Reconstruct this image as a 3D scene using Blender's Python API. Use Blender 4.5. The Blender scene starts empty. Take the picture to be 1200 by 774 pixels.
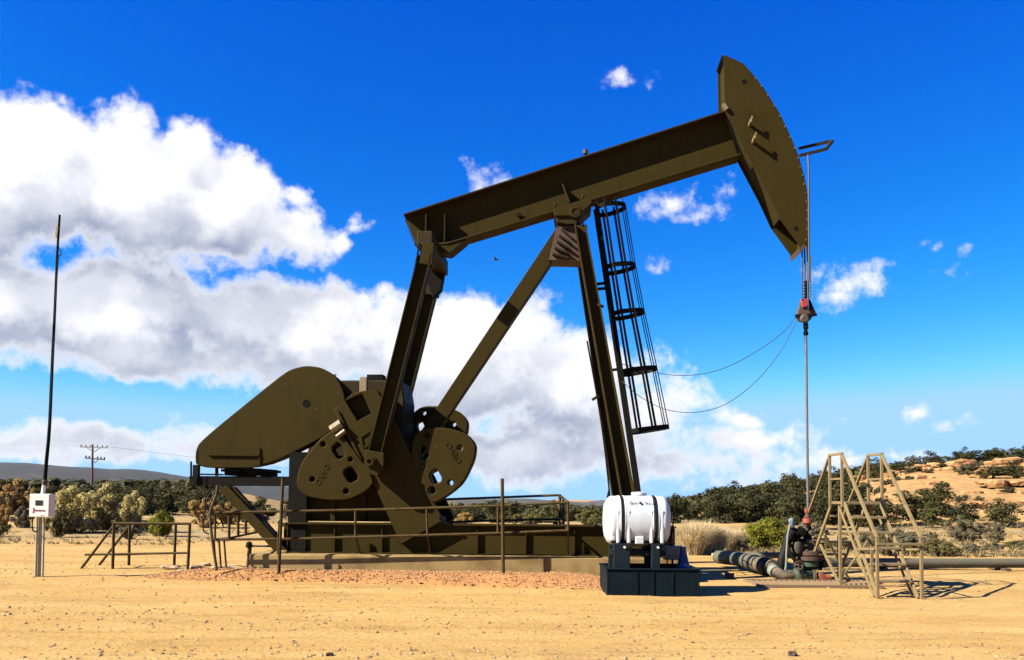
import bpy, bmesh, math, random
import numpy as np
from mathutils import Vector, Matrix, Euler, noise
R = math.radians
sc = bpy.context.scene
col = sc.collection
rng = random.Random(7)

# ------------------------------------------------------------------ camera, light, sky, exposure
PITCH, ROLL, FPX, SHIFT = R(2.8), R(0.4), 1000.0, 0.12
EXPOSURE = 2.0
CAM = Vector((0, 0, 1.6))
cd = bpy.data.cameras.new('camera'); cam = bpy.data.objects.new('camera', cd); col.objects.link(cam)
cd.sensor_width = 36; cd.lens = 36 * FPX / 1200; cd.shift_y = SHIFT; cd.clip_end = 20000; cd.clip_start = .05
CR = Matrix.Rotation(R(90) + PITCH, 4, 'X') @ Matrix.Rotation(ROLL, 4, 'Z')
cam.matrix_world = Matrix.Translation(CAM) @ CR
sc.camera = cam
CR3 = CR.to_3x3()

SUN_AZ, SUN_EL = R(20), R(37)
sunv = Vector((-math.cos(SUN_AZ) * math.cos(SUN_EL), -math.sin(SUN_AZ) * math.cos(SUN_EL), math.sin(SUN_EL)))
sd = bpy.data.lights.new('sun', 'SUN'); so = bpy.data.objects.new('sun', sd); col.objects.link(so)
sd.energy = 5.0; sd.angle = R(.5); sd.color = (1, .93, .80)
so.location = (0, 0, 40); so.rotation_euler = (-sunv).to_track_quat('-Z', 'Y').to_euler()

sc.view_settings.view_transform = 'Standard'; sc.view_settings.look = 'None'
sc.view_settings.gamma = 1; sc.view_settings.use_curve_mapping = False
sc.view_settings.exposure = EXPOSURE
sc.cycles.use_denoising = True
sc.cycles.max_bounces = 6; sc.cycles.diffuse_bounces = 3; sc.cycles.glossy_bounces = 3
sc.cycles.transparent_max_bounces = 8
sc.cycles.volume_bounces = 0

def ray(px, py):
    return CR3 @ Vector(((px - 600) / FPX, (387 - py) / FPX + SHIFT * 1.2, -1))
def W(px, py, Y):                       # point seen at a pixel of the photograph, at depth Y
    d = ray(px, py); return CAM + d * (Y / d.y)
def G(px, py, z=0.0):                   # point on the ground
    d = ray(px, py); return CAM + d * ((z - CAM.z) / d.z)

w = bpy.data.worlds.new('World'); sc.world = w; w.use_nodes = True
NT = w.node_tree; NT.nodes.clear()
class NG:                               # terse node builder
    def __init__(s, t): s.t = t
    def n(s, typ, **k):
        nd = s.t.nodes.new(typ)
        for a, b in k.items(): setattr(nd, a, b)
        return nd
    def inp(s, sock, v):
        if isinstance(v, bpy.types.NodeSocket): s.t.links.new(v, sock)
        elif v is not None: sock.default_value = v
    def m(s, op, a, b=None, c=None, clamp=False):
        nd = s.n('ShaderNodeMath', operation=op, use_clamp=clamp)
        for i, v in enumerate((a, b, c)): s.inp(nd.inputs[i], v)
        return nd.outputs[0]
    def vm(s, op, a, b=None, out=0):
        nd = s.n('ShaderNodeVectorMath', operation=op)
        s.inp(nd.inputs[0], a); s.inp(nd.inputs[1], b)
        return nd.outputs[out]
    def noise(s, vec, scale, detail=6, rough=.55, out='Fac', dist=0):
        nd = s.n('ShaderNodeTexNoise'); s.inp(nd.inputs['Vector'], vec)
        nd.inputs['Scale'].default_value = scale; nd.inputs['Detail'].default_value = detail
        nd.inputs['Roughness'].default_value = rough; nd.inputs['Distortion'].default_value = dist
        return nd.outputs[out]
    def rng(s, v, a, b, c=0, d=1, smooth=True):
        nd = s.n('ShaderNodeMapRange', interpolation_type='SMOOTHSTEP' if smooth else 'LINEAR')
        for i, x in enumerate((v, a, b, c, d)): s.inp(nd.inputs[i], x)
        return nd.outputs[0]
    def mix(s, f, a, b, bt='MIX'):
        nd = s.n('ShaderNodeMix', data_type='RGBA', blend_type=bt)
        s.inp(nd.inputs[0], f)
        s.inp(nd.inputs[6], (*a, 1) if isinstance(a, tuple) and len(a) == 3 else a)
        s.inp(nd.inputs[7], (*b, 1) if isinstance(b, tuple) and len(b) == 3 else b)
        return nd.outputs[2]

# clouds: banks and puffs of cumulus placed by azimuth and elevation in the sky itself
CL = [  # centre, radii as seen from the site, weight
 (20, 205, 120, 98, 1), (165, 222, 115, 96, 1), (255, 245, 78, 72, .9), (335, 276, 72, 38, .6), (395, 285, 30, 24, .45), (225, 170, 40, 45, .7),
 (10, 355, 120, 72, 1), (140, 370, 150, 72, 1), (345, 398, 165, 66, 1), (545, 422, 155, 84, .9), (665, 455, 130, 70, .66), (765, 480, 66, 42, .5), (480, 380, 80, 45, .6),
 (850, 516, 95, 15, .36), (20, 520, 280, 28, .55), (320, 520, 190, 30, .5), (600, 525, 220, 42, .55), (780, 545, 160, 26, .36), (860, 490, 24, 13, .26),
 (570, 208, 30, 17, .19), (635, 351, 40, 16, .22), (790, 246, 40, 20, .17), (815, 262, 26, 14, .2), (995, 336, 50, 16, .17), (1100, 327, 36, 13, .12),
 (770, 95, 22, 14, .11), (732, 96, 26, 10, .13), (1080, 480, 32, 12, .19), (1110, 497, 24, 11, .2), (1098, 290, 26, 8, .10), (998, 496, 18, 6, .14), (778, 308, 16, 10, .14),
 (420, 258, 19, 18, .26), (345, 228, 18, 9, .18), (1000, 532, 90, 10, .16)]
def cloud_group():
    g = bpy.data.node_groups.new('cloud_field', 'ShaderNodeTree')
    g.interface.new_socket('Vector', in_out='INPUT', socket_type='NodeSocketVector')
    g.interface.new_socket('D', in_out='OUTPUT', socket_type='NodeSocketFloat')
    N = NG(g); gi = N.n('NodeGroupInput'); go = N.n('NodeGroupOutput')
    v = N.vm('NORMALIZE', gi.outputs[0])
    nz = N.noise(v, 9, 4, .55, 'Color')
    v2 = N.vm('ADD', v, N.vm('MULTIPLY', N.vm('SUBTRACT', nz, (.5, .5, .5)), (.085, .085, .06)))
    sp = N.n('ShaderNodeSeparateXYZ'); N.inp(sp.inputs[0], v2)
    A = N.m('ARCTAN2', sp.outputs[0], sp.outputs[1]); E_ = N.m('ARCSINE', sp.outputs[2])
    cb = N.n('ShaderNodeCombineXYZ'); N.inp(cb.inputs[0], A); N.inp(cb.inputs[1], E_)
    D = None
    for px, py, rx, ry, wt in CL:
        d = ray(px, py).normalized(); a, e = math.atan2(d.x, d.y), math.asin(d.z)
        hs = max(.3, d.y)                      # pixels per radian shrink off axis
        sub = N.vm('SUBTRACT', cb.outputs[0], (a, e, 0))
        mul = N.vm('MULTIPLY', sub, (1000 / rx / hs, 1000 / ry / hs * .92, 0))
        ln = N.vm('LENGTH', mul, out=1)
        t = N.m('MULTIPLY', N.m('SUBTRACT', 1.0, ln), wt)
        D = t if D is None else N.m('SMOOTH_MAX', D, t, .16)
    # scattered fair-weather cloud over the rest of the sky
    front = N.rng(N.m('ABSOLUTE', A), .62, 1.0)
    gen = N.m('SUBTRACT', N.m('MULTIPLY', N.m('SUBTRACT', N.noise(v, 3.2, 3, .5), .68), 3.0), N.m('SUBTRACT', 1.0, front))
    D = N.m('MAXIMUM', D, gen)
    big = N.m('SUBTRACT', N.noise(v, 16, 9, .60), .5)
    fine = N.m('SUBTRACT', N.noise(v, 60, 5, .6), .5)
    D = N.m('ADD', D, N.m('ADD', N.m('MULTIPLY', big, 1.0), N.m('MULTIPLY', fine, .30)))
    N.inp(go.inputs[0], D)
    return g
CG = cloud_group()
N = NG(NT)
sky = N.n('ShaderNodeTexSky', sky_type='NISHITA', sun_disc=False, sun_elevation=SUN_EL, sun_rotation=R(-90) - SUN_AZ,
          altitude=1700, air_density=1.0, dust_density=.3, ozone_density=3.0)
tc = N.n('ShaderNodeTexCoord')
def field(vec):
    nd = N.n('ShaderNodeGroup'); nd.node_tree = CG; N.inp(nd.inputs[0], vec); return nd.outputs[0]
d0 = field(tc.outputs['Generated'])
d1 = field(N.vm('ADD', tc.outputs['Generated'], (-.022, 0, .040)))
alpha = N.rng(d0, .0, .25)
d2 = field(N.vm('ADD', tc.outputs['Generated'], (-.05, 0, .115)))
lit = N.m('ADD', N.m('MULTIPLY', N.rng(N.m('SUBTRACT', d0, d1), -.22, .38), .50), N.m('MULTIPLY', N.rng(N.m('SUBTRACT', d0, d2), -.16, .62), .54))
lit = N.m('ADD', lit, N.m('MULTIPLY', N.m('SUBTRACT', N.noise(tc.outputs['Generated'], 11, 5, .55), .46), .75), clamp=True)
thick = N.rng(d0, .04, .42)
shade = N.m('SUBTRACT', 1.0, N.m('MULTIPLY', thick, N.m('SUBTRACT', 1.0, lit)))
CK = 10 / 2 ** EXPOSURE
ccol = N.mix(shade, (.36 * CK, .405 * CK, .555 * CK), (1.06 * CK, 1.06 * CK, 1.08 * CK))
hs = N.n('ShaderNodeHueSaturation'); hs.inputs['Saturation'].default_value = 1.28; hs.inputs['Value'].default_value = 1.0
N.inp(hs.inputs['Color'], sky.outputs[0])
skyc = N.mix(1.0, hs.outputs[0], (.80, 1.0, 1.18), 'MULTIPLY')
K0 = .1 * 2 ** .85
sc_ = N.n('ShaderNodeSeparateColor'); N.inp(sc_.inputs[0], skyc)
cc_ = N.n('ShaderNodeCombineColor')
for i, (pw, gain, top) in enumerate(((2.3, 5.0, .40), (1.28, 1.06, .72), (.62, 1.02, 1.15))):   # deep clear high-desert blue
    v_ = N.m('MULTIPLY', N.m('POWER', N.m('MULTIPLY', sc_.outputs[i], K0), pw), gain)
    N.inp(cc_.inputs[i], N.m('MULTIPLY', N.m('SMOOTH_MIN', v_, top, .15), CK))
fin = N.mix(N.m('MULTIPLY', alpha, .97), cc_.outputs[0], ccol)
bg = N.n('ShaderNodeBackground'); bg.inputs[1].default_value = .10; N.inp(bg.inputs[0], fin)
wo = N.n('ShaderNodeOutputWorld'); NT.links.new(bg.outputs[0], wo.inputs[0])
w.cycles.sampling_method = 'MANUAL'; w.cycles.sample_map_resolution = 512

# ------------------------------------------------------------------ materials
def mat(name, c, rough=.6, metal=0, c2=None, nscale=3.0, lo=.45, hi=.7, var=.12, bump=0, bscale=40, island=None, spec=.5, coord='Object', trans=0):
    m = bpy.data.materials.new(name); m.use_nodes = True
    t = m.node_tree; b = t.nodes['Principled BSDF']; n = NG(t)
    tcn = n.n('ShaderNodeTexCoord'); v = tcn.outputs[coord]
    base = n.mix(n.noise(v, nscale * 2.3, 5, .6), tuple(x * (1 - var) for x in c), tuple(min(1, x * (1 + var)) for x in c))
    if c2:
        f = n.rng(n.noise(v, nscale, 8, .65), lo, hi)
        base = n.mix(f, base, c2)
    if island:
        gi = n.n('ShaderNodeNewGeometry')
        k = n.rng(gi.outputs['Random Per Island'], 0, 1, 1 - island, 1 + island, False)
        base = n.mix(1.0, base, n_rgb(n, k), 'MULTIPLY')
    n.inp(b.inputs['Base Color'], base)
    rr = n.rng(n.noise(v, nscale * 3, 4), .3, .7, max(0, rough - .1), min(1, rough + .1))
    n.inp(b.inputs['Roughness'], rr)
    b.inputs['Metallic'].default_value = metal; b.inputs['Specular IOR Level'].default_value = spec
    if bump:
        bp = n.n('ShaderNodeBump'); bp.inputs['Strength'].default_value = bump; bp.inputs['Distance'].default_value = .02
        n.inp(bp.inputs['Height'], n.noise(v, bscale, 5, .6)); n.inp(b.inputs['Normal'], bp.outputs[0])
    if trans:
        tr = n.n('ShaderNodeBsdfTranslucent'); n.inp(tr.inputs[0], base)
        ms = n.n('ShaderNodeMixShader'); ms.inputs[0].default_value = trans
        t.links.new(b.outputs[0], ms.inputs[1]); t.links.new(tr.outputs[0], ms.inputs[2])
        t.links.new(ms.outputs[0], t.nodes['Material Output'].inputs[0])
    return m
def weather(m, streak, chip):
    t = m.node_tree; n = NG(t); b = t.nodes['Principled BSDF']; src = b.inputs['Base Color'].links[0].from_socket
    v = n.n('ShaderNodeTexCoord').outputs['Object']
    st = n.rng(n.noise(n.vm('MULTIPLY', v, (5, 5, .5)), 1.6, 6, .65), .42, .68)
    c = n.mix(n.m('MULTIPLY', st, .45), src, streak)
    dust = n.rng(n.noise(v, .8, 5, .6), .48, .72)
    c = n.mix(n.m('MULTIPLY', dust, .30), c, tuple(1.5 * x for x in streak))
    sp = n.rng(n.noise(v, 11, 3, .5), .725, .76)
    c = n.mix(n.m('MULTIPLY', sp, .6), c, chip)
    n.inp(b.inputs['Base Color'], c)
def n_rgb(n, k):
    cc = n.n('ShaderNodeCombineColor')
    for i in range(3): n.inp(cc.inputs[i], k)
    return cc.outputs[0]
M = {}
M['olive'] = mat('olive_paint', (0.0238, 0.0165, 0.003), .65, 0, (0.0186, 0.0116, 0.0029), 1.3, .5, .8, .12, .10, 60, spec=.04)
M['olivedark'] = mat('weathered_olive_paint', (0.0174, 0.011, 0.0029), .65, 0, (0.0197, 0.0087, 0.0035), 2.2, .55, .8, .15, .15, 60, spec=.08)
weather(M['olive'], (0.0174, 0.0119, 0.0038), (0.0928, 0.0667, 0.029)); weather(M['olivedark'], (0.0261, 0.0174, 0.007), (0.058, 0.029, 0.0116))
M['rustred'] = mat('rusty_primer', (0.0435, 0.0139, 0.0064), .8, 0, (0.0203, 0.0128, 0.0064), 3, .4, .7, .2, .2, 50)
M['dark'] = mat('oily_and_shaded_steel', (.0055, .0045, .0035), .75, 0, (.014, .008, .004), 4, .55, .8, .2, .2, 60, spec=.05)  # dark steel; also paints shade onto the motor platform and end post
M['hole'] = mat('hole_shade', (0.0046, 0.0041, 0.0035), .8, spec=.05)  # near black painted in as the shade inside holes
M['cable'] = mat('wire_rope', (0.0261, 0.0232, 0.0261), .6, .3, None, 20)
M['rod'] = mat('polished_steel', (0.0928, 0.087, 0.0812), .45, .3, (0.0464, 0.0348, 0.029), 6, .5, .8)
M['redpaint'] = mat('red_paint', (0.2436, 0.0174, 0.0116), .5, 0, (0.0696, 0.0174, 0.0116), 9, .5, .75)
M['orange'] = mat('orange_red_paint', (0.1508, 0.0302, 0.0093), .6, 0, (0.0464, 0.0203, 0.0116), 9, .5, .75, .2, .2, 60)
M['rust'] = mat('brown_rust', (0.0493, 0.0232, 0.0116), .85, 0, (0.029, 0.0186, 0.0116), 9, .45, .7, .25, .4, 60)
M['green'] = mat('green_valve_paint', (0.0261, 0.0493, 0.0209), .6, 0, (0.0174, 0.0151, 0.0093), 8, .42, .62, .2, .3, 60)
M['khaki'] = mat('greasy_khaki_iron', (0.0319, 0.0255, 0.0128), .7, 0, (0.0104, 0.0087, 0.0058), 9, .45, .65, .25, .5, 50)
M['concrete'] = mat('weathered_concrete', (.195, .135, .055), .9, 0, (.115, .075, .030), 1.6, .42, .68, .15, .4, 60, spec=.1)
M['white'] = mat('white_plastic', (0.345, 0.365, 0.375), .4, 0, (0.30, 0.30, 0.29), 2, .55, .8, .03)
M['boxwhite'] = mat('white_enamel', (.50, .475, .43), .5, 0, (.40, .34, .26), 7, .58, .8, .04)
M['teal'] = mat('dark_green_plastic', (.0028, .0068, .0095), .6, 0, (.007, .010, .011), 3, .5, .8, .2, .1, 60, spec=.06)
M['tealgrey'] = mat('blue_grey_paint', (.006, .0105, .013), .6, 0, (.012, .014, .014), 4, .55, .8, .2, .1, 60, spec=.08)
M['black'] = mat('black_rubber', (0.0058, 0.0058, 0.0058), .6, spec=.12)
M['blue'] = mat('blue_plastic', (0.0058, 0.0104, 0.0638), .45)
M['greybox'] = mat('grey_enamel', (0.0928, 0.0812, 0.0725), .5)
M['tan'] = mat('tan_painted_steel', (0.1247, 0.087, 0.0336), .6, 0, (0.0638, 0.0406, 0.0174), 5, .52, .75, .15, .2, 50)
M['railbrown'] = mat('rusty_olive_pipe', (.050, .033, .0125), .8, 0, (.028, .014, .006), 6, .45, .7, .2, .2, 60, spec=.08)
M['galv'] = mat('galvanised_conduit', (0.2436, 0.2146, 0.1624), .5, .3, (0.1566, 0.1276, 0.087), 8, .5, .7, .12)
M['pipe'] = mat('grey_pipe_paint', (.062, .060, .042), .7, 0, (.085, .068, .040), 2.5, .45, .7, .2, .3, 30, spec=.15)
M['wrap'] = mat('pipe_wrap', (.105, .080, .048), .8, 0, (.022, .022, .024), 3, .42, .58, .25, .4, 20, spec=.1)
M['conduit'] = mat('dull_conduit', (.060, .043, .022), .75, 0, (.034, .022, .011), 6, .5, .7, spec=.1)
M['gratebrown'] = mat('dusty_grate', (0.116, 0.0725, 0.0348), .9)
M['hose'] = mat('pale_hose', (.12, .125, .10), .7, spec=.15)
M['screen'] = mat('display_glass', (0.0116, 0.0139, 0.0128), .2)
M['magenta'] = mat('magenta_print', (0.261, 0.0087, 0.0522), .5)
M['print'] = mat('grey_print', (0.0928, 0.058, 0.0754), .5)
M['blackprint'] = mat('black_print', (0.0116, 0.0116, 0.0145), .5)
M['polewood'] = mat('treated_pole_wood', (0.0754, 0.0319, 0.0232), .9)
M['insul'] = mat('grey_insulator', (0.174, 0.1682, 0.1682), .5)
M['stone'] = mat('flat_sandstone', (0.29, 0.2088, 0.116), .95, 0, (0.2088, 0.1276, 0.0638), 2, .45, .7, .15, .5, 15)
M['ledge'] = mat('sandstone_ledge', (0.2552, 0.1392, 0.0493), .95, 0, (0.1624, 0.0725, 0.0261), .9, .42, .62, .22, .7, 3, coord='Object')
M['peb'] = mat('desert_pebble', (0.1798, 0.116, 0.0551), .95, 0, None, 3, island=.45)
M['pinkpeb'] = mat('pink_gravel', (0.232, 0.1189, 0.0493), .95, 0, None, 3, island=.4)
M['bark'] = mat('juniper_bark', (0.058, 0.0435, 0.029), .95)
M['juniper'] = mat('juniper_foliage', (0.0255, 0.0261, 0.007), .85, island=.5, spec=.2, trans=.25, nscale=.35, c2=(0.0464, 0.0406, 0.0104), lo=.45, hi=.65)
M['juniper2'] = mat('olive_foliage', (0.0464, 0.0418, 0.0116), .85, island=.5, spec=.2, trans=.25)
M['rabbit'] = mat('rabbitbrush_bloom', (0.3132, 0.2552, 0.0957), .9, island=.3, spec=.2, trans=.3)
M['rabbitlow'] = mat('rabbitbrush_leaf', (0.0986, 0.0841, 0.0244), .9, island=.45, spec=.2, trans=.3)
M['willow'] = mat('autumn_leaf', (0.2436, 0.1479, 0.0464), .9, island=.45, spec=.2, trans=.3)
M['yellow'] = mat('yellow_leaf', (0.261, 0.1798, 0.0522), .9, island=.4, spec=.2, trans=.3)
M['greenbush'] = mat('green_brush_leaf', (.125, .120, .014), .9, island=.45, spec=.1, trans=.3)
M['sage'] = mat('sage_leaf', (0.0986, 0.0841, 0.0452), .95, island=.4, spec=.2, trans=.2)
M['straw'] = mat('dry_straw', (.42, .33, .185), .95, island=.35, spec=.1, trans=.3)
M['drygrass'] = mat('short_dry_grass', (0.174, 0.1305, 0.0609), .95, island=.4, spec=.1, trans=.2)
M['twig'] = mat('grey_twig', (0.0928, 0.0667, 0.0406), .95)
M['bird'] = mat('black_feather', (0.0087, 0.0075, 0.007), .7)

# ------------------------------------------------------------------ mesh helpers
class MB:
    def __init__(s): s.v = []; s.f = []
    def add(s, vs, fs):
        k = len(s.v); s.v += [tuple(p) for p in vs]; s.f += [tuple(i + k for i in f) for f in fs]
    def hexa(s, a, b):                     # two quads of four points each
        s.add(list(a) + list(b), [(3, 2, 1, 0), (4, 5, 6, 7), (0, 1, 5, 4), (1, 2, 6, 5), (2, 3, 7, 6), (3, 0, 4, 7)])
    def box(s, x0, x1, y0, y1, z0, z1):
        s.hexa([(x0, y0, z0), (x0, y1, z0), (x0, y1, z1), (x0, y0, z1)], [(x1, y0, z0), (x1, y1, z0), (x1, y1, z1), (x1, y0, z1)])
    def bar(s, p, q, a=.05, b=None, up=(0, 0, 1)):
        b = a if b is None else b
        p, q = Vector(p), Vector(q); d = (q - p).normalized(); u = Vector(up)
        if abs(d.dot(u)) > .98: u = Vector((0, 1, 0))
        x = d.cross(u).normalized() * a / 2; y = x.normalized().cross(d) * b / 2
        s.hexa([p - x - y, p + x - y, p + x + y, p - x + y], [q - x - y, q + x - y, q + x + y, q - x + y])
    def prism(s, poly, y0, y1):            # polygon in x,z pulled along y
        n = len(poly)
        s.add([(x, y0, z) for x, z in poly] + [(x, y1, z) for x, z in poly],
              [tuple(range(n)), tuple(range(2 * n - 1, n - 1, -1))] + [(i, i + n, (i + 1) % n + n, (i + 1) % n) for i in range(n)])
    def tube(s, pts, r, n=8, smooth=0, closed=False):
        pts = [Vector(p) for p in pts]
        if smooth: pts = catmull(pts, smooth)
        rs = r if isinstance(r, (list, tuple)) else [r] * len(pts)
        if len(rs) != len(pts): rs = [rs[0] + (rs[-1] - rs[0]) * i / (len(pts) - 1) for i in range(len(pts))]
        vs = []; prev = None
        for i, p in enumerate(pts):
            t = (pts[min(i + 1, len(pts) - 1)] - pts[max(i - 1, 0)]).normalized()
            if prev is None:
                u = Vector((0, 0, 1)) if abs(t.z) < .9 else Vector((1, 0, 0)); x = t.cross(u).normalized()
            else: x = (prev - t * prev.dot(t)).normalized()
            prev = x; y = t.cross(x)
            vs += [p + (x * math.cos(2 * math.pi * k / n) + y * math.sin(2 * math.pi * k / n)) * rs[i] for k in range(n)]
        fs = [(i * n + k, i * n + (k + 1) % n, (i + 1) * n + (k + 1) % n, (i + 1) * n + k) for i in range(len(pts) - 1) for k in range(n)]
        fs += [tuple(range(n - 1, -1, -1)), tuple((len(pts) - 1) * n + k for k in range(n))]
        s.add(vs, fs)
    def cyl(s, p, q, r, r2=None, n=16): s.tube([p, q], [r, r if r2 is None else r2], n)
    def lathe(s, prof, c, axis='z', n=20):   # prof: (radius, height)
        c = Vector(c); vs = []
        for r, h in prof:
            for k in range(n):
                a = 2 * math.pi * k / n; p = (r * math.cos(a), r * math.sin(a), h)
                if axis == 'x': p = (h, p[0], p[1])
                if axis == 'y': p = (p[1], h, p[0])
                vs.append(c + Vector(p))
        L = len(prof)
        fs = [(i * n + k, i * n + (k + 1) % n, (i + 1) * n + (k + 1) % n, (i + 1) * n + k) for i in range(L - 1) for k in range(n)]
        fs += [tuple(range(n - 1, -1, -1)), tuple((L - 1) * n + k for k in range(n))]
        s.add(vs, fs)
    def mesh(s, name, m, smooth=False):
        me = bpy.data.meshes.new(name); me.from_pydata(s.v, [], s.f)
        if m is not None: me.materials.append(m)
        bm = bmesh.new(); bm.from_mesh(me); bmesh.ops.recalc_face_normals(bm, faces=bm.faces); bm.to_mesh(me); bm.free()
        me.update()
        if smooth:
            try: me.shade_smooth(); me.set_sharp_from_angle(angle=R(40))
            except Exception: pass
        return me
    def build(s, name, m, parent=None, smooth=False, bevel=0, label=None):
        o = bpy.data.objects.new(name, s.mesh(name, m, smooth)); col.objects.link(o)
        if parent: o.parent = parent
        if label: o['label'] = label
        if bevel:
            b = o.modifiers.new('edge', 'BEVEL'); b.width = bevel; b.segments = 2; b.limit_method = 'ANGLE'; b.angle_limit = R(40)
        return o
def catmull(p, k):
    out = []
    for i in range(len(p) - 1):
        a, b, c, d = p[max(i - 1, 0)], p[i], p[i + 1], p[min(i + 2, len(p) - 1)]
        for j in range(k):
            t = j / k
            out.append(.5 * ((2 * b) + (c - a) * t + (2 * a - 5 * b + 4 * c - d) * t * t + (3 * b - a - 3 * c + d) * t ** 3))
    return out + [p[-1]]
def tag(o, label=None, cat=None, group=None, kind=None):
    if label: o['label'] = label
    if cat: o['category'] = cat
    if group: o['group'] = group
    if kind: o['kind'] = kind
    return o
def thing(name, label, cat, loc=(0, 0, 0), rz=0, group=None):
    o = bpy.data.objects.new(name, None); col.objects.link(o); o.empty_display_size = .2
    o.location = loc; o.rotation_euler = (0, 0, rz)
    return tag(o, label, cat, group)
def curve_mesh(cu, name, m):
    ob = bpy.data.objects.new('tmp', cu); col.objects.link(ob)
    dg = bpy.context.evaluated_depsgraph_get(); dg.update()
    me = bpy.data.meshes.new_from_object(ob.evaluated_get(dg))
    bpy.data.objects.remove(ob); bpy.data.curves.remove(cu)
    me.name = name; me.materials.clear(); me.materials.append(m)
    return me
ROTX = Matrix.Rotation(R(90), 4, 'X')
def plate(name, outer, holes, y0, y1, m, parent, bevel=.012):   # plate in x,z with real holes
    cu = bpy.data.curves.new('tmp', 'CURVE'); cu.dimensions = '2D'; cu.fill_mode = 'BOTH'
    cu.extrude = (y1 - y0) / 2 - bevel; cu.bevel_depth = bevel; cu.bevel_resolution = 1; cu.offset = -bevel
    for loop in [outer] + holes:
        sp = cu.splines.new('POLY'); sp.points.add(len(loop) - 1); sp.use_cyclic_u = True
        for p, q in zip(sp.points, loop): p.co = (q[0], q[1], 0, 1)
    me = curve_mesh(cu, name, m); me.transform(Matrix.Translation((0, (y0 + y1) / 2, 0)) @ ROTX)
    o = bpy.data.objects.new(name, me); col.objects.link(o); o.parent = parent
    return o
def text(name, body, size, depth, m, parent, mtx):
    cu = bpy.data.curves.new('tmp', 'FONT'); cu.body = body; cu.size = size; cu.extrude = depth; cu.align_x = 'CENTER'; cu.align_y = 'CENTER'
    cu.resolution_u = 3
    me = curve_mesh(cu, name, m); me.transform(mtx)
    o = bpy.data.objects.new(name, me); col.objects.link(o); o.parent = parent
    return o
def circ(c, r, n=14): return [(c[0] + r * math.cos(2 * math.pi * k / n), c[1] + r * math.sin(2 * math.pi * k / n)) for k in range(n)]

# ------------------------------------------------------------------ terrain
def ss(a, b, x):
    t = np.clip((np.asarray(x, float) - a) / (b - a), 0, 1); return t * t * (3 - 2 * t)
def hgt(X, Y):
    X = np.asarray(X, float); Y = np.asarray(Y, float)
    D = np.maximum(Y, 20.); a = X / D
    plain = -1.0 * ss(38, 70, Y) - 2.0 * ss(70, 150, Y) - 4.0 * ss(150, 400, Y) - 31 * ss(300, 2200, Y)
    wr = ss(.13, .25, a)
    A = np.interp(a, [.2, .25, .3, .35, .4, .46, .55, .6, .8, 1.2], [-.02, -.018, -.006, .005, .017, .027, .0355, .041, .047, .05])
    hill = (1.6 + A * 95) * ss(42, 95, Y) + ss(95, 220, Y) * 2.0 * ss(.3, .5, a)
    z = plain * (1 - wr) + hill * wr
    wl = ss(-.20, -.34, a)
    zl = 1.9 * ss(60, 230, Y) - 30 * ss(350, 2200, Y)
    z = z * (1 - wl) + zl * wl
    return z * ss(20, 32, Y)
def h1(x, y): return float(hgt(x, y))
RUT = [(8.9, .05, .6, .018), (9.75, .05, .6, .020), (11.1, -.03, 2.1, .016), (12.0, -.03, 2.1, .018), (13.2, .015, 4.0, .012), (10.4, .09, 1.2, .010)]
def relief(x, y):                         # small relief of the yard: swells, wheel ruts, scuffs
    z = noise.noise((x * .35, y * .9, 0)) * .022 + noise.noise((x * 1.6, y * 3.1, 4)) * .011
    if y < 15:
        for c, sl, ph, dp in RUT:
            d = (y - (c + sl * x + .22 * math.sin(x * .22 + ph))) / .16
            if abs(d) < 4: z += dp * (-math.exp(-d * d) + .55 * math.exp(-(abs(d) - 1.7) ** 2 * 2)) * (.6 + .8 * noise.noise((x * .5, ph, 2)))
        z += noise.noise((x * 5, y * 6, 8)) * .006
    return z
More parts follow.
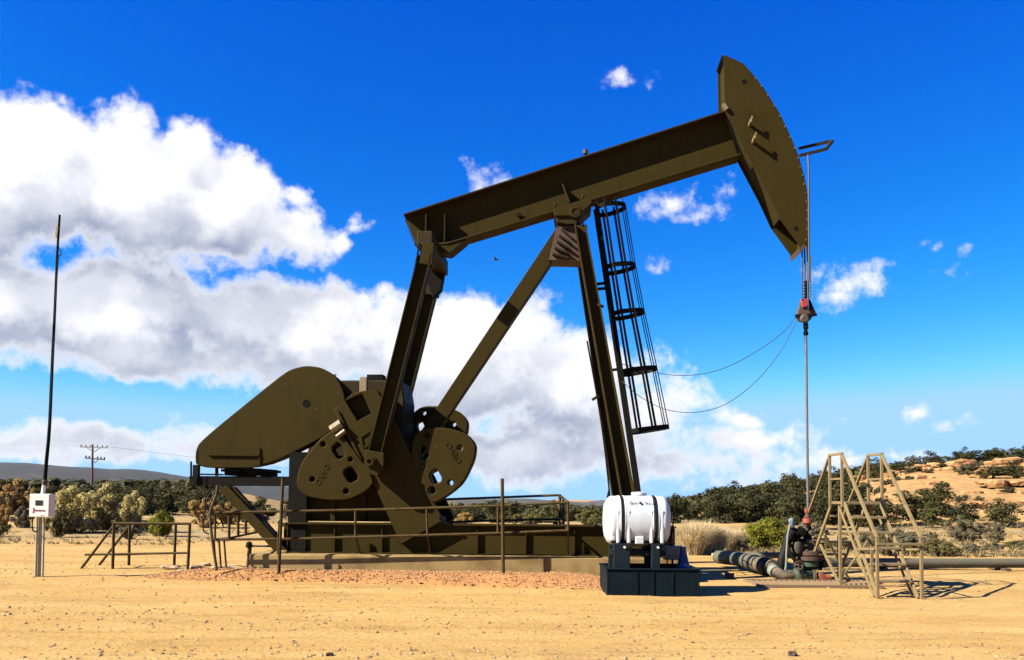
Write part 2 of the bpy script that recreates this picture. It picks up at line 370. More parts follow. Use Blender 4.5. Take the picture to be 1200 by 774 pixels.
def build_ground():
    ys = np.concatenate([np.linspace(-40, 4, 23)[:-1], np.linspace(4, 15, 230)[:-1], np.linspace(15, 22, 60)[:-1], 22 * (7000 / 22) ** np.linspace(0, 1, 200)])
    us = np.linspace(-1, 1, 301); us = np.sign(us) * np.abs(us) ** 1.25
    Y = np.repeat(ys[:, None], len(us), 1); Wd = 34 + .95 * np.maximum(Y, 0)
    X = us[None, :] * Wd; Z = hgt(X, Y)
    v = []
    for i in range(len(ys)):
        for j in range(len(us)):
            x, y, z = X[i, j], Y[i, j], Z[i, j]
            if y < 200:
                n3 = noise.noise((x * .06, y * .06, 9))
                amp = 1 if y < 22 else min(6, 1 + (y - 22) * .10)
                z += relief(x, y) * amp + (n3 * .5 * min(1, max(0, (y - 24) / 30)))
                if y > 45 and x > 20:                       # ledgy steps on the hillside
                    st = noise.noise((x * .10, y * .16, 3)) ; z += .55 * round(st * 3) / 3 * min(1, (y - 45) / 15)
            v.append((x, y, z))
    nu = len(us)
    f = [(i * nu + j, i * nu + j + 1, (i + 1) * nu + j + 1, (i + 1) * nu + j) for i in range(len(ys) - 1) for j in range(nu - 1)]
    me = bpy.data.meshes.new('ground'); me.from_pydata(v, [], f); me.shade_smooth()
    m = bpy.data.materials.new('desert_sand'); m.use_nodes = True; t = m.node_tree; b = t.nodes['Principled BSDF']; n = NG(t)
    tcn = n.n('ShaderNodeTexCoord'); p = tcn.outputs['Object']
    sp = n.n('ShaderNodeSeparateXYZ'); n.inp(sp.inputs[0], p)
    mp = n.vm('MULTIPLY', p, (.12, 1.0, 1.0))
    c = n.mix(n.rng(n.noise(mp, 1.1, 6, .6), .35, .65), (0.2842, 0.174, 0.0551), (0.3248, 0.2088, 0.0754))       # drag marks along the yard
    c = n.mix(n.rng(n.noise(n.vm('MULTIPLY', p, (.3, 1, 1)), 2.6, 7, .7), .52, .72, 0, .75), c, (0.232, 0.1305, 0.0348))
    c = n.mix(n.rng(n.noise(n.vm('MULTIPLY', p, (.5, 1, 1)), .22, 6, .65), .52, .68, 0, .45), c, (.205, .118, .040))
    c = n.mix(n.rng(n.noise(p, .35, 5, .6), .5, .75, 0, .6), c, (0.3364, 0.2233, 0.087))
    c = n.mix(n.rng(n.noise(n.vm('MULTIPLY', p, (.45, 1, 1)), .9, 8, .72), .50, .66, 0, .55), c, (0.1914, 0.1131, 0.036))
    c = n.mix(n.rng(n.noise(n.vm('MULTIPLY', p, (.6, 1, 1)), 7, 6, .75), .52, .70, 0, .65), c, (0.174, 0.0986, 0.0319))
    c = n.mix(n.rng(n.noise(p, 22, 5, .75), .50, .74, 0, .8), c, (0.1624, 0.0928, 0.0319))
    c = n.mix(n.rng(n.noise(p, 38, 3, .7), .58, .74, 0, .6), c, (0.3596, 0.2552, 0.116))
    far = n.rng(sp.outputs[1], 24, 34)
    gz = n.rng(n.noise(p, .11, 6, .6), .40, .58)
    c = n.mix(n.m('MULTIPLY', far, n.m('MULTIPLY', gz, .75)), c, (0.174, 0.1363, 0.0725))
    gz2 = n.rng(n.noise(p, .5, 6, .7), .5, .66)
    c = n.mix(n.m('MULTIPLY', far, n.m('MULTIPLY', gz2, .6)), c, (0.116, 0.0899, 0.0435))
    hill_ = n.m('MULTIPLY', n.rng(sp.outputs[1], 48, 60), n.rng(sp.outputs[0], 18, 26))
    hp = n.rng(n.noise(n.vm('MULTIPLY', p, (1, 1, 4)), .45, 8, .7), .44, .62)
    c = n.mix(n.m('MULTIPLY', hill_, .8), c, (0.25, 0.150, 0.058)); c = n.mix(n.m('MULTIPLY', hill_, n.m('MULTIPLY', hp, .7)), c, (0.174, 0.087, 0.0319))
    n.inp(b.inputs['Base Color'], c); b.inputs['Roughness'].default_value = 1; b.inputs['Specular IOR Level'].default_value = .1
    hgt_ = n.m('ADD', n.noise(p, 14, 8, .72), n.m('MULTIPLY', n.noise(mp, 4, 4, .6), 1.0))
    bp = n.n('ShaderNodeBump'); bp.inputs['Strength'].default_value = .75; bp.inputs['Distance'].default_value = .045
    n.inp(bp.inputs['Height'], hgt_); n.inp(b.inputs['Normal'], bp.outputs[0])
    me.materials.append(m)
    o = bpy.data.objects.new('ground', me); col.objects.link(o); tag(o, kind='structure')
    return o
build_ground()

def ridge(name, prof, D, depth, c, c2, zb, amp):
    mb = MB(); xs = np.linspace(prof[0][0], prof[-1][0], 220); rows = 12
    vs = []
    for r in range(rows + 1):
        t = r / rows
        for x in xs:
            y = float(np.interp(x, [q[0] for q in prof], [q[1] for q in prof]))
            p = W(x, y, D); k = min(1, t * 1.25)
            yy = D - depth * (1 - t); xx = p.x * yy / D
            nz = noise.fractal((xx * .004, yy * .004, 0), .9, 2, 6)
            prof_t = (k ** 1.6) if k < 1 else 1
            vs.append((xx, yy, zb + (p.z - zb) * prof_t + nz * amp * (1 if r < rows else .25)))
    n = len(xs)
    for k, x in enumerate(xs): pass
    base = len(vs)
    vs += [(vs[rows * n + k][0] * 1.3, D * 1.3, vs[rows * n + k][2]) for k in range(n)]
    vs += [(vs[rows * n + k][0] * 1.3, D * 1.3, zb) for k in range(n)]
    fs = [(i * n + j, i * n + j + 1, (i + 1) * n + j + 1, (i + 1) * n + j) for i in range(rows + 2) for j in range(n - 1)]
    mb.add(vs, fs)
    o = mb.build(name, mat(name + '_scrub', c, 1, 0, c2, .014, .56, .70, .35, coord='Object'), None, True)
    return tag(o, kind='structure')
ridge('mesa', [(-700, 528), (-300, 535), (-100, 541), (0, 544), (60, 547), (120, 551), (170, 554), (220, 561), (300, 568), (400, 577), (460, 584), (520, 590), (560, 600)],
      2300, 700, (.007, .008, .006), (.035, .026, .017), -45, 9)
ridge('rocky_hills', [(440, 590), (500, 587), (545, 586), (575, 587), (595, 586), (615, 586), (650, 589), (700, 592), (760, 596), (830, 604)],
      1500, 600, (0.0261, 0.0244, 0.0128), (0.116, 0.0783, 0.0493), -40, 5)
ridge('far_hills', [(420, 584), (520, 587), (600, 588), (660, 590), (690, 590), (705, 588), (720, 588), (800, 590), (900, 592), (1000, 594), (1300, 594)],
      4300, 600, (0.0348, 0.0319, 0.0232), (0.0696, 0.0522, 0.0348), -80, 8)

# ------------------------------------------------------------------ pump jack
RZ = R(-3.5); OX, OY = 5.75, 16.7
O = Vector((OX, OY, 0)); LR = Matrix.Rotation(-RZ, 3, 'Z')
def Lr(px, py, y):                        # pixel -> pump-frame x,z on the plane at lateral offset y
    o = LR @ (CAM - O); d = LR @ ray(px, py); t = (y - o.y) / d.y
    return (o.x + d.x * t, o.z + d.z * t)
def L3(px, py, y): x, z = Lr(px, py, y); return Vector((x, y, z))
def LP(pts, y): return [Lr(a, b, y) for a, b in pts]
pump = thing('pumpjack', 'large olive green oil pumpjack with raised horsehead standing on the concrete slab', 'oil pump', O, RZ)
OL = M['olive']

# walking beam: web, flanges, tail haunch
tl, hd = Lr(473, 252.5, -.22), Lr(852, 130.5, -.22)
bt, bh = Lr(523, 284.5, -.22), Lr(868, 179.5, -.22)
bl = Lr(486, 284.5, -.22)
mb = MB()
mb.prism([tl, hd, bh, bt, bl], -.011, .011)
def strip(m, p, q, y, t, side):           # flange strip from p to q in x,z
    p, q = Vector((p[0], 0, p[1])), Vector((q[0], 0, q[1])); d = (q - p).normalized(); nrm = Vector((-d.z, 0, d.x)) * t * side
    Yv = Vector((0, y, 0))
    m.hexa([p - Yv, p + Yv, p + Yv + nrm, p - Yv + nrm], [q - Yv, q + Yv, q + Yv + nrm, q - Yv + nrm])
strip(mb, tl, hd, .22, .035, 1); strip(mb, bt, bh, .22, .035, -1); strip(mb, bl, bt, .215, .035, -1)
strip(mb, (bl[0] - .012, bl[1]), tl, .015, .02, 1)
beam = mb.build('walking_beam', OL, pump, bevel=.006)
for px, ya, yb in ((499, 251, 282.5), (521, 251, 283)):
    m = MB(); a, b = Lr(px, ya, -.2), Lr(px, yb, -.2)
    for s in (-1, 1): m.box(a[0] - .012, a[0] + .012, min(s * .015, s * .205), max(s * .015, s * .205), b[1], a[1])
    m.build('stiffener', OL, beam)
m = MB(); a = Lr(659, 214, -.22); b = Lr(667.5, 236, -.22)
m.hexa([(a[0] - .012, -.18, a[1]), (a[0] + .012, -.18, a[1]), (a[0] + .012, -.013, a[1]), (a[0] - .012, -.013, a[1])],
       [(b[0] - .012, -.18, b[1]), (b[0] + .012, -.18, b[1]), (b[0] + .012, -.013, b[1]), (b[0] - .012, -.013, b[1])])
m.build('stiffener', OL, beam)
c = Lr(686, 179.5, -.1); m = MB(); m.cyl((c[0], -.1, c[1] - .02), (c[0], -.1, c[1] + .06), .05); m.build('lifting_lug', M['rustred'], beam)
c = Lr(608, 249, -.23); m = MB(); m.bar((c[0] - .05, -.06, c[1]), (c[0] + .05, -.06, c[1]), .06); m.build('lifting_lug', M['dark'], beam)
# tail haunch box under the beam
m = MB(); m.prism(LP([(489, 287), (546, 281.5), (527, 297), (496, 294)], -.2), -.2, .2); m.build('tail_bracket', OL, beam, bevel=.01)

# horsehead
yn = -.27
arcpx = [(847.8, 64.5), (860, 69), (871.7, 75), (884, 88.8), (897.8, 107), (913.3, 132), (925, 156), (935.6, 182), (941, 202), (945, 222), (947, 243), (947.3, 264), (945.2, 289), (938, 295)]
backpx = [(936.8, 288), (912.7, 255), (898.4, 224), (884, 197), (871.7, 174), (849.4, 130.4)]
arc = LP(arcpx, yn); back = LP(backpx, yn)
head = MB(); head.prism(arc + back, yn, yn + .022); head = head.build('horsehead', OL, pump, bevel=.004)
m = MB(); m.prism(arc + back, .40 - .022, .40); m.build('side_plate', OL, head)
m = MB()
for i in range(len(arc) - 2):
    p, q = arc[i], arc[i + 1]; m.hexa([(p[0], yn + .024, p[1]), (p[0], .376, p[1]), (p[0] - .03, .376, p[1] - .01), (p[0] - .03, yn + .024, p[1] - .01)],
                                      [(q[0], yn + .024, q[1]), (q[0], .376, q[1]), (q[0] - .03, .376, q[1] - .01), (q[0] - .03, yn + .024, q[1] - .01)])
m.build('arc_plate', OL, head)
m = MB()
bk = back + [arc[0]]
for i in range(len(bk) - 1):
    p, q = bk[i], bk[i + 1]
    if i == 0: continue
    o_ = .05
    m.hexa([(p[0] + o_, yn + .024, p[1] + .02), (p[0] + o_ + .02, yn + .024, p[1] + .02), (p[0] + o_ + .02, .376, p[1] + .02), (p[0] + o_, .376, p[1] + .02)],
           [(q[0] + o_, yn + .024, q[1] + .02), (q[0] + o_ + .02, yn + .024, q[1] + .02), (q[0] + o_ + .02, .376, q[1] + .02), (q[0] + o_, .376, q[1] + .02)])
m.build('back_plate', OL, head)
m = MB(); m.prism(LP([(945.4, 289), (938, 295.8), (936, 291), (942, 287)], yn), yn - .004, .404); m.build('toe_plate', M['rustred'], head)
for px, py, r in ((872, 96, .045), (933, 268, .04)):
    x, z = Lr(px, py, yn); m = MB(); m.lathe([(r, 0), (r, -.006), (r * .7, -.006), (r * .7, -.002)], (x, yn, z), 'y', 14); m.build('hole_ring', M['hole'], head)
for px, py, ln in ((878, 147, .16), (882, 167, .20)):
    x, z = Lr(px, py, yn); m = MB(); m.bar((x, yn, z), (x, yn - ln, z + .03), .035, .06); m.bar((x, yn - ln + .02, z + .03), (x + .03, yn - ln + .02, z + .12), .03, .03); m.build('hook', M['tan'], head)
m = MB(); x, z = Lr(849, 126, yn); m.bar((x - .03, yn - .02, z + .05), (x + .04, yn - .02, z - .06), .08, .06); m.build('hinge_lug', M['tan'], head)
# retainer lugs studded along the arc
m = MB()
for i in range(3, len(arc) - 2):
    for t in (.2, .7):
        x = arc[i][0] + (arc[i + 1][0] - arc[i][0]) * t; z = arc[i][1] + (arc[i + 1][1] - arc[i][1]) * t
        m.bar((x - .035, yn - .004, z - .015), (x - .02, yn - .004, z + .02), .014, .014)
o_ = m.build('rivet', M['tan'], head); o_['kind'] = 'stuff'
# guard loop at the arc
m = MB()
g = [L3(930, 178, -.25), L3(937, 182.6, -.28), L3(968, 175, -.26), L3(975.5, 165.5, .05), L3(972, 166, .25), L3(936, 174.5, .28)]
for i in range(1, len(g) - 1): m.bar(g[i], g[i + 1], .05, .05)
m.build('guard_loop', M['olivedark'], head)

# bridle and carrier bar
xr, _ = Lr(946.3, 300, -.1)
m = MB()
off = [(p[0] + .045, p[1] + .02) for p in arc[3:12]]
ztop = off[-1][1]
for yy in (-.10, .10):
    pts = [(x, yy, z) for x, z in off if x < xr] ; cx, cz = Lr(946.5, 352, yy)
    m.tube(pts + [(xr, yy, Lr(947, 243, 0)[1]), (xr, yy, cz)], .016, 6)
bridle = m.build('bridle', M['cable'], pump)
m = MB(); a = L3(940, 293, -.10); b = L3(939.8, 352, -.10); m.tube([a + Vector((0, 0, .15)), b], .014, 6)
a = L3(947.6, 196, -.3); b = L3(948, 330, -.3); m.tube([L3(946.6, 180, -.28), a, b], .02, 6); m.tube([L3(949.6, 300, -.25), L3(949.8, 350, -.25)], .012, 6)
m.build('wire_rope', M['cable'], pump)
m = MB()
m.prism(LP([(940, 350), (946.5, 350), (947.5, 362), (951, 368), (951, 374), (946, 378), (938, 376), (933.5, 371), (936, 363), (938.5, 356)], -.06), -.07, .07)
cb = m.build('carrier_bar', M['rust'], pump, bevel=.012)
m = MB(); m.prism(LP([(939.5, 350.3), (946.5, 350), (947, 359), (940, 361)], -.09), -.10, .03); m.build('load_cell', M['redpaint'], cb, bevel=.01)
m = MB(); m.prism(LP([(949, 350), (951.5, 356), (956, 366), (955, 370), (951, 372), (949.5, 362)], -.05), -.06, .06); m.build('side_link', M['dark'], cb, bevel=.01)
m = MB(); m.bar(L3(932, 370.5, -.1), L3(957, 369, -.1), .05, .05); m.build('cross_pin', M['dark'], cb)
m = MB(); p = L3(942.5, 374, -.12); m.lathe([(.02, .02), (.085, 0), (.095, -.03), (.06, -.06)], p, 'y', 14); m.build('clevis', M['khaki'], cb)
m = MB(); xc, zc = Lr(945.3, 350, 0); zt = Lr(945.3, 329, 0)[1]
prof = [(.02, zc)]
for i in range(6): z = zc + (zt - zc) * i / 6; prof += [(.022, z), (.055, z + .015), (.055, z + .035), (.022, z + .05)]
m.lathe(prof + [(.02, zt)], (xc, 0, 0), 'z', 10); m.build('spring_stack', M['dark'], cb)

# saddle and centre bearing
m = MB(); m.prism(LP([(648.4, 245), (692.5, 231), (693.6, 238), (684, 247), (680, 251), (672, 253), (650, 253)], -.40), -.40, .40); sad = m.build('saddle', OL, pump, bevel=.008)
x, z = Lr(674, 249, -.40)
m = MB(); m.lathe([(.125, .80), (.125, -.01), (.115, -.04), (.07, -.045), (.065, -.03), (.0, -.03)], (x, -.40, z), 'y', 20); m.build('bearing_cap', OL, sad, True)
m = MB(); m.prism(LP([(651, 253), (676, 253.5), (680, 262), (664, 263), (652, 260)], -.36), -.36, .36); m.build('bearing_block', M['olivedark'], pump, bevel=.01)
for px, py in ((650.5, 241), (683, 231.5)):
    x, z = Lr(px, py, -.3); m = MB(); m.lathe([(.03, 0), (.03, .06), (.02, .075)], (x, -.3, z - .02), 'z', 6); m.build('bolt', M['olive'], sad)

# samson post: two front legs, gusset, one rear leg
def leg3(xl0, xr0, y0p, xl1, xr1, y1p, y0, y1, t=.024, bf=.125):
    # I section leaning between two levels: left edge, right edge in pixels
    A, B = L3(xl0, y0p, y0), L3(xr0, y0p, y0); C, D = L3(xl1, y1p, y1), L3(xr1, y1p, y1)
    m = MB(); dx = Vector((t, 0, 0)); yy = Vector((0, bf, 0)); wy = Vector((0, .008, 0)); s = Vector((0, .11, 0))
    A, B, C, D = A + s, B + s, C + s, D + s
    m.hexa([A - wy, B - wy, B + wy, A + wy], [C - wy, D - wy, D + wy, C + wy])
    m.hexa([A - yy, A - yy + dx, A + yy + dx, A + yy], [C - yy, C - yy + dx, C + yy + dx, C + yy])
    m.hexa([B - yy - dx, B - yy, B + yy, B + yy - dx], [D - yy - dx, D - yy, D + yy, D + yy - dx])
    return m
m = leg3(673, 686.5, 262, 738, 755.5, 640, -.45, -1.2); leg = m.build('samson_leg', M['olive'], pump)
m = leg3(670, 684, 262, 726, 742, 640, .25, .98); m.build('samson_leg', M['olive'], pump)
for px, py in ((708.7, 357), (713, 420)):
    p = L3(px - 8, py, -.55); m = MB(); m.bar(p + Vector((0, -.02, 0)), p + Vector((.10, -.05, -.06)), .06, .05); m.build('clip', M['olivedark'], leg)
m = MB(); m.bar(L3(694, 469, -.85), L3(703, 463, -.85), .05, .05); m.build('clip', M['olivedark'], leg)
m = MB(); m.tube([L3(688, 400, -.75), L3(700, 467, -.92), L3(708, 520, -1.05), L3(715, 585, -1.2)], .018, 6, 6); m.tube([L3(714, 574, -1.3), L3(711, 590, -1.3), L3(714, 604, -1.3)], .02, 6, 5); m.build('conduit', M['dark'], leg)
gus = LP([(652, 265), (688, 263), (689, 305), (643, 304)], -.30)
m = MB(); m.prism(gus, -.26, .26); gu = m.build('gusset', M['rustred'], pump)
for k in range(5):
    t = k / 4; a = L3(654.5 - 11 * t + 4, 270 + 29 * t, -.27); b = L3(671 - 5 * t, 281 + 24 * t if t < .9 else 303.5, -.27)
    m = MB(); m.bar(a + Vector((0, -.05, 0)), b + Vector((0, -.05, 0)), .10, .035); m.build('rib', M['olivedark'], gu)
def taperbox(pa, pb, y0, y1, m=None):      # pa, pb: (left px, right px, py)
    m = m or MB()
    A0, A1 = Lr(pa[0], pa[2], y0), Lr(pa[1], pa[2], y0); B0, B1 = Lr(pb[0], pb[2], y0), Lr(pb[1], pb[2], y0)
    m.hexa([(A0[0], y0, A0[1]), (A1[0], y0, A1[1]), (A1[0], y1, A1[1]), (A0[0], y1, A0[1])],
           [(B0[0], y0, B0[1]), (B1[0], y0, B1[1]), (B1[0], y1, B1[1]), (B0[0], y1, B0[1])])
    return m
taperbox((652.5, 674, 266), (437, 456.5, 590), -.15, .15).build('rear_leg', OL, pump, bevel=.008)

# ladder with safety cage
lad = thing('ladder', None, None); lad.parent = pump; del_keys = [k for k in ('label', 'category') if k in lad]
ltop, lbot = L3(698, 240, 0), L3(747.5, 577, 0)
lax = (lbot - ltop).normalized(); lperp = Vector((-lax.z, 0, lax.x));
if lperp.x < 0: lperp = -lperp
for yy in (-.23, .23):
    m = MB(); m.bar(ltop + Vector((0, yy, 0)) + lax * .02, lbot + Vector((0, yy, 0)), .03, .085, up=lperp); m.build('rail', M['dark'], lad)
nr = 18
ll = (lbot - ltop).length
for k in range(nr):
    p = ltop + lax * (ll * (k + .3) / nr); m = MB(); m.cyl(p + Vector((0, -.22, 0)), p + Vector((0, .22, 0)), .011, n=6); m.build('rung', M['dark'], lad)
hoops = [(243.5, .56), (313, .58), (367, .62), (434, .70), (503, .76)]
hp = []
for k, (py, rad) in enumerate(hoops):
    px = 698 + (747.5 - 698) * (py - 240) / (577 - 240)
    c = L3(px, py + 4, 0); pts = []
    for i in range(15):
        a = math.pi * i / 14; pts.append(c + Vector((0, -.36 * math.cos(a) * (1 if .15 < a < 3 else .7), 0)) + lperp * (rad * math.sin(a) + .04))
    hp.append(pts); m = MB()
    for i in range(14): m.bar(pts[i], pts[i + 1], .018, .09, up=lax)
    m.build('cage_hoop', M['dark'], lad)
for i in (1, 3, 5, 7, 9, 11, 13):
    m = MB(); q = [h[i] for h in hp]; q = [q[0] - lax * .12] + q if i != 7 else q
    for a, b in zip(q, q[1:]): m.bar(a, b, .014, .046, up=lperp.cross(lax) if i in (5, 7, 9) else lperp)
    m.build('cage_bar', M['dark'], lad)
for py in (332, 338, 433):
    px = 698 + (747.5 - 698) * (py - 240) / 337
    m = MB(); m.bar(L3(px - 12, py + 1, -.2), L3(px, py, -.2), .05, .05); m.build('standoff', M['dark'], lad)

# equalizer and pitmans
m = MB(); ex, ez = Lr(507, 296, -.1); m.box(ex - .15, ex + .15, -1.10, 1.10, ez - .17, ez + .13); eq = m.build('equalizer', M['olivedark'], pump, bevel=.015)
m = MB(); m.lathe([(.12, -.28), (.12, .28)], (ex, 0, ez + .08), 'y', 16); m.build('tail_bearing', M['dark'], eq)
def pitman(y, top, bot):
    A, B = L3(*top[0], y), L3(*top[1], y); C, D = L3(*bot[0], y), L3(*bot[1], y)
    m = MB(); d = (C - A).normalized(); s = Vector((-d.z, 0, d.x)); s = s if s.x > 0 else -s; t = s * .02; yy = Vector((0, .14, 0)); wy = Vector((0, .008, 0))
    m.hexa([A - wy, B - wy, B + wy, A + wy], [C - wy, D - wy, D + wy, C + wy])
    m.hexa([A - yy, A - yy + t, A + yy + t, A + yy], [C - yy, C - yy + t, C + yy + t, C + yy])
    m.hexa([B - yy - t, B - yy, B + yy, B + yy - t], [D - yy - t, D - yy, D + yy, D + yy - t])
    return m.build('pitman', M['olive'], pump)
p1 = pitman(-1.22, ((491, 300), (507.5, 300)), ((432, 533), (448.5, 533)))
dxp, _ = Lr(491, 300, -1.22)
def lift(px, py): return Lr(px, py, -1.22)
def copyshift(o, dy):
    c = o.copy(); col.objects.link(c); c.location.y += dy; c.parent = o.parent; return c
p2 = copyshift(p1, 2.44); p2.location.x -= .26
for yy, pit in ((-1.22, p1), (1.22, p2)):
    sh = 0 if pit is p1 else 2.44
    m = MB(); q = LP([(494, 283), (509, 285), (506, 311), (490.5, 309)], -1.36); m.prism(q, -1.36, -1.08); o = m.build('top_socket', OL, pit, bevel=.012)
    m = MB(); q = LP([(428, 527), (450, 531), (449.5, 550), (442, 558), (431, 556), (426, 548)], -1.38); m.prism(q, -1.38, -1.07); o2 = m.build('wrist_housing', OL, pit, bevel=.012)
    m = MB(); x, z = Lr(434, 541, -1.38); m.lathe([(.115, .7), (.115, -.03), (.085, -.03), (.08, -.09), (.045, -.09), (.04, -.06), (0, -.06)], (x, -1.38, z), 'y', 18); m.build('wrist_pin', M['olive'], o2, True)
m = MB(); m.prism(LP([(515, 300), (521, 318), (517, 340), (507, 350), (500, 330), (504, 300)], .9), .9, 1.1); m.build('bearing_shroud', M['dark'], pump, bevel=.02)
m = MB(); m.bar(L3(492, 285, -1.36), L3(484.5, 324, -1.36), .03, .03); m.build('grease_line', M['dark'], p1)

# cranks and counterweights
CY0, CY1 = -1.0, -.72
def crank_at():
    out = LP([(391.4, 481), (412.7, 461), (424.5, 458.5), (440.5, 456.5), (447, 466), (518, 611), (469.4, 638.5), (437, 565), (408.5, 517)], CY0)
    rec = LP([(405, 470), (424, 461), (435, 484.5), (418, 494)], CY0)
    o = plate('crank', out, [rec], CY0, CY1 - .08, M['olive'], pump, .012)
    m = MB(); m.prism(out, CY1 - .0795, CY1); m.build('back_web', M['olive'], o)
    m = MB(); pk = LP([(423, 512), (437, 503.5), (431, 523), (425, 524)], CY0)
    for a, b in zip(pk, pk[1:] + pk[:1]): m.bar((a[0], CY0 - .008, a[1]), (b[0], CY0 - .008, b[1]), .03, .03)
    m.build('shaft_rib', M['olive'], o)
    a, b = L3(395, 482, CY0 - .02), L3(436, 567, CY0 - .02); m = MB(); m.bar(a, b, .03, .05); a, b = L3(450, 470, CY0 - .02), L3(515, 607, CY0 - .02); m.bar(a, b, .03, .05); m.build('edge_rail', M['olive'], o)
    m = MB(); p = L3(394, 500, CY0 - .05); m.cyl(p + Vector((-.09, 0, -.07)), p + Vector((.1, 0, .06)), .09, n=10); m.cyl(p + Vector((.02, -.02, -.2)), p + Vector((.18, -.02, -.08)), .05, n=8); m.build('clamp_bolt', M['tan'], o)
    m = MB(); m.box(*[Lr(420.5, 450, CY0)[0], Lr(429, 450, CY0)[0]], CY0 + .05, CY0 + .2, Lr(425, 462, CY0)[1], Lr(425, 441.5, CY0)[1]); m.build('crank_lug', M['tan'], o, bevel=.01)
    return o
WY0, WY1 = -1.06, -.74
def weight(out, quads, rounds, tpx, trot):
    H = [LP(q, WY0) for q in quads] + [circ(Lr(x, y, WY0), r * .0157) for x, y, r in rounds]
    o = plate('counterweight', LP(out, WY0), H, WY0, WY1, M['olive'], pump, .02)
    x, z = Lr(*tpx, WY0)
    text('lettering', 'OARO', .155, .008, M['olive'], o, Matrix.Translation((x, WY0, z)) @ Matrix.Rotation(trot, 4, 'Y') @ ROTX)
    return o
def rnd(poly, k=2):                        # round corners a little
    for _ in range(k):
        q = []
        for i in range(len(poly)):
            a, b = poly[i], poly[(i + 1) % len(poly)]
            q += [(a[0] * .8 + b[0] * .2, a[1] * .8 + b[1] * .2), (a[0] * .2 + b[0] * .8, a[1] * .2 + b[1] * .8)]
        poly = q
    return poly
ck = crank_at()
wl_out = rnd([(396, 503), (391, 503), (373, 516), (352, 543), (346, 568), (357, 582), (384, 587), (409, 586.5), (431, 575), (440, 562)])
wl = weight(wl_out, [rnd([(387.5, 525), (397, 517), (405.5, 533), (396, 540)], 1), rnd([(401, 552), (412, 546), (421, 561), (409, 568)], 1)],
            [(378.7, 521, 3.2), (366, 562, 3.2), (410.6, 538.7, 3), (405.5, 576, 3.4)], (378, 556), R(118))
wr_out = rnd([(484, 511), (498, 501), (524, 501.5), (547, 508), (558, 521), (556, 539), (543, 566), (528, 579), (510, 590), (504, 588), (481, 540)])
wr = weight(wr_out, [rnd([(489, 524), (497, 520), (504, 535), (494, 540)], 1), rnd([(502.5, 556), (511, 548), (519, 563), (507, 569)], 1)],
            [(499.7, 510, 3.4), (539, 525, 3.2), (495, 547.7, 3.2), (506, 575, 4.5), (528, 566, 3.2)], (531, 531), R(58))
def copy_part(o, dx, dy, dz):
    c = o.copy(); col.objects.link(c); c.parent = o.parent; c.location = o.location + Vector((dx, dy, dz))
    for ch in o.children:
        k = ch.copy(); col.objects.link(k); k.parent = c
    return c
copy_part(ck, 0, 1.74, 0)
for o in (wl, wr):
    a = Lr(547, 508, WY0); b = Lr(540, 483, .95)
    copy_part(o, b[0] - a[0], 1.84, b[1] - a[1])

# gear reducer on its pedestal
m = MB(); m.prism(LP([(382, 446), (470, 445.5), (474, 470), (470, 535), (452, 548), (384, 548), (374, 470)], -.58), -.58, .58); gb = m.build('gearbox', M['olivedark'], pump, bevel=.03)
m = MB(); x, z = Lr(428, 476, -.6); m.lathe([(.22, .45), (.22, 1.75)], (x, -1.15, z), 'y', 20); m.build('crankshaft', M['dark'], gb)
m = MB(); p = L3(438, 445, -.45); m.box(p.x - .14, p.x + .18, p.y, p.y + .3, p.z - .03, p.z + .10); m.build('vent_cover', M['dark'], gb)
m = MB(); m.tube([L3(391, 446, -.3), L3(391, 440, -.3), L3(394, 439.5, -.3)], .018, 6); m.build('lifting_eye', M['dark'], gb)
def pbox(x0, x1, y0, y1, la, lb):          # box from pixel rectangle on near plane
    m = MB(); a, b = Lr(x0, y0, la), Lr(x1, y1, la); m.box(a[0], b[0], la, lb, b[1], a[1]); return m
ped = pbox(341, 486, 534, 612, -.66, .66).build('pedestal', M['olive'], pump, bevel=.01)
for px in (343, 362, 390, 426, 460, 483): pbox(px - 2, px + 2, 548, 611, -.73, -.662).build('rib', M['olivedark'], ped)
pbox(339, 358, 530, 648, -.86, -.74).build('end_post', M['dark'], ped)  # near-black colour stands in for the shade on this post
# belt guard
bg_out = rnd([(229, 549), (228.5, 530), (234, 517), (324, 444), (340, 433), (358, 428.5), (378, 431), (396, 444), (404, 462), (405, 482), (396, 500), (372, 517), (307, 548.5)], 2)
m = MB(); m.prism(LP(bg_out, -.70), -.70, -.36); gd = m.build('belt_guard', OL, pump, bevel=.02)
m = MB(); x, z = Lr(359, 473, -.70); m.lathe([(.075, 0), (.075, -.006), (.06, -.007), (.06, -.002)], (x, -.70, z), 'y', 16); m.build('shaft_hole_shade', M['hole'], gd)  # dark disc painted as a shaded opening, nothing is cut
m = MB(); a, b = L3(244, 533, -.715), L3(304, 533.5, -.715); m.bar(a, b, .05, .035); m.bar(L3(245, 547, -.71), L3(303, 547, -.71), .03, .03); m.bar(L3(304, 525, -.71), L3(304.5, 547, -.71), .02, .03, up=(0, 1, 0)); m.build('guard_ledge', OL, gd)
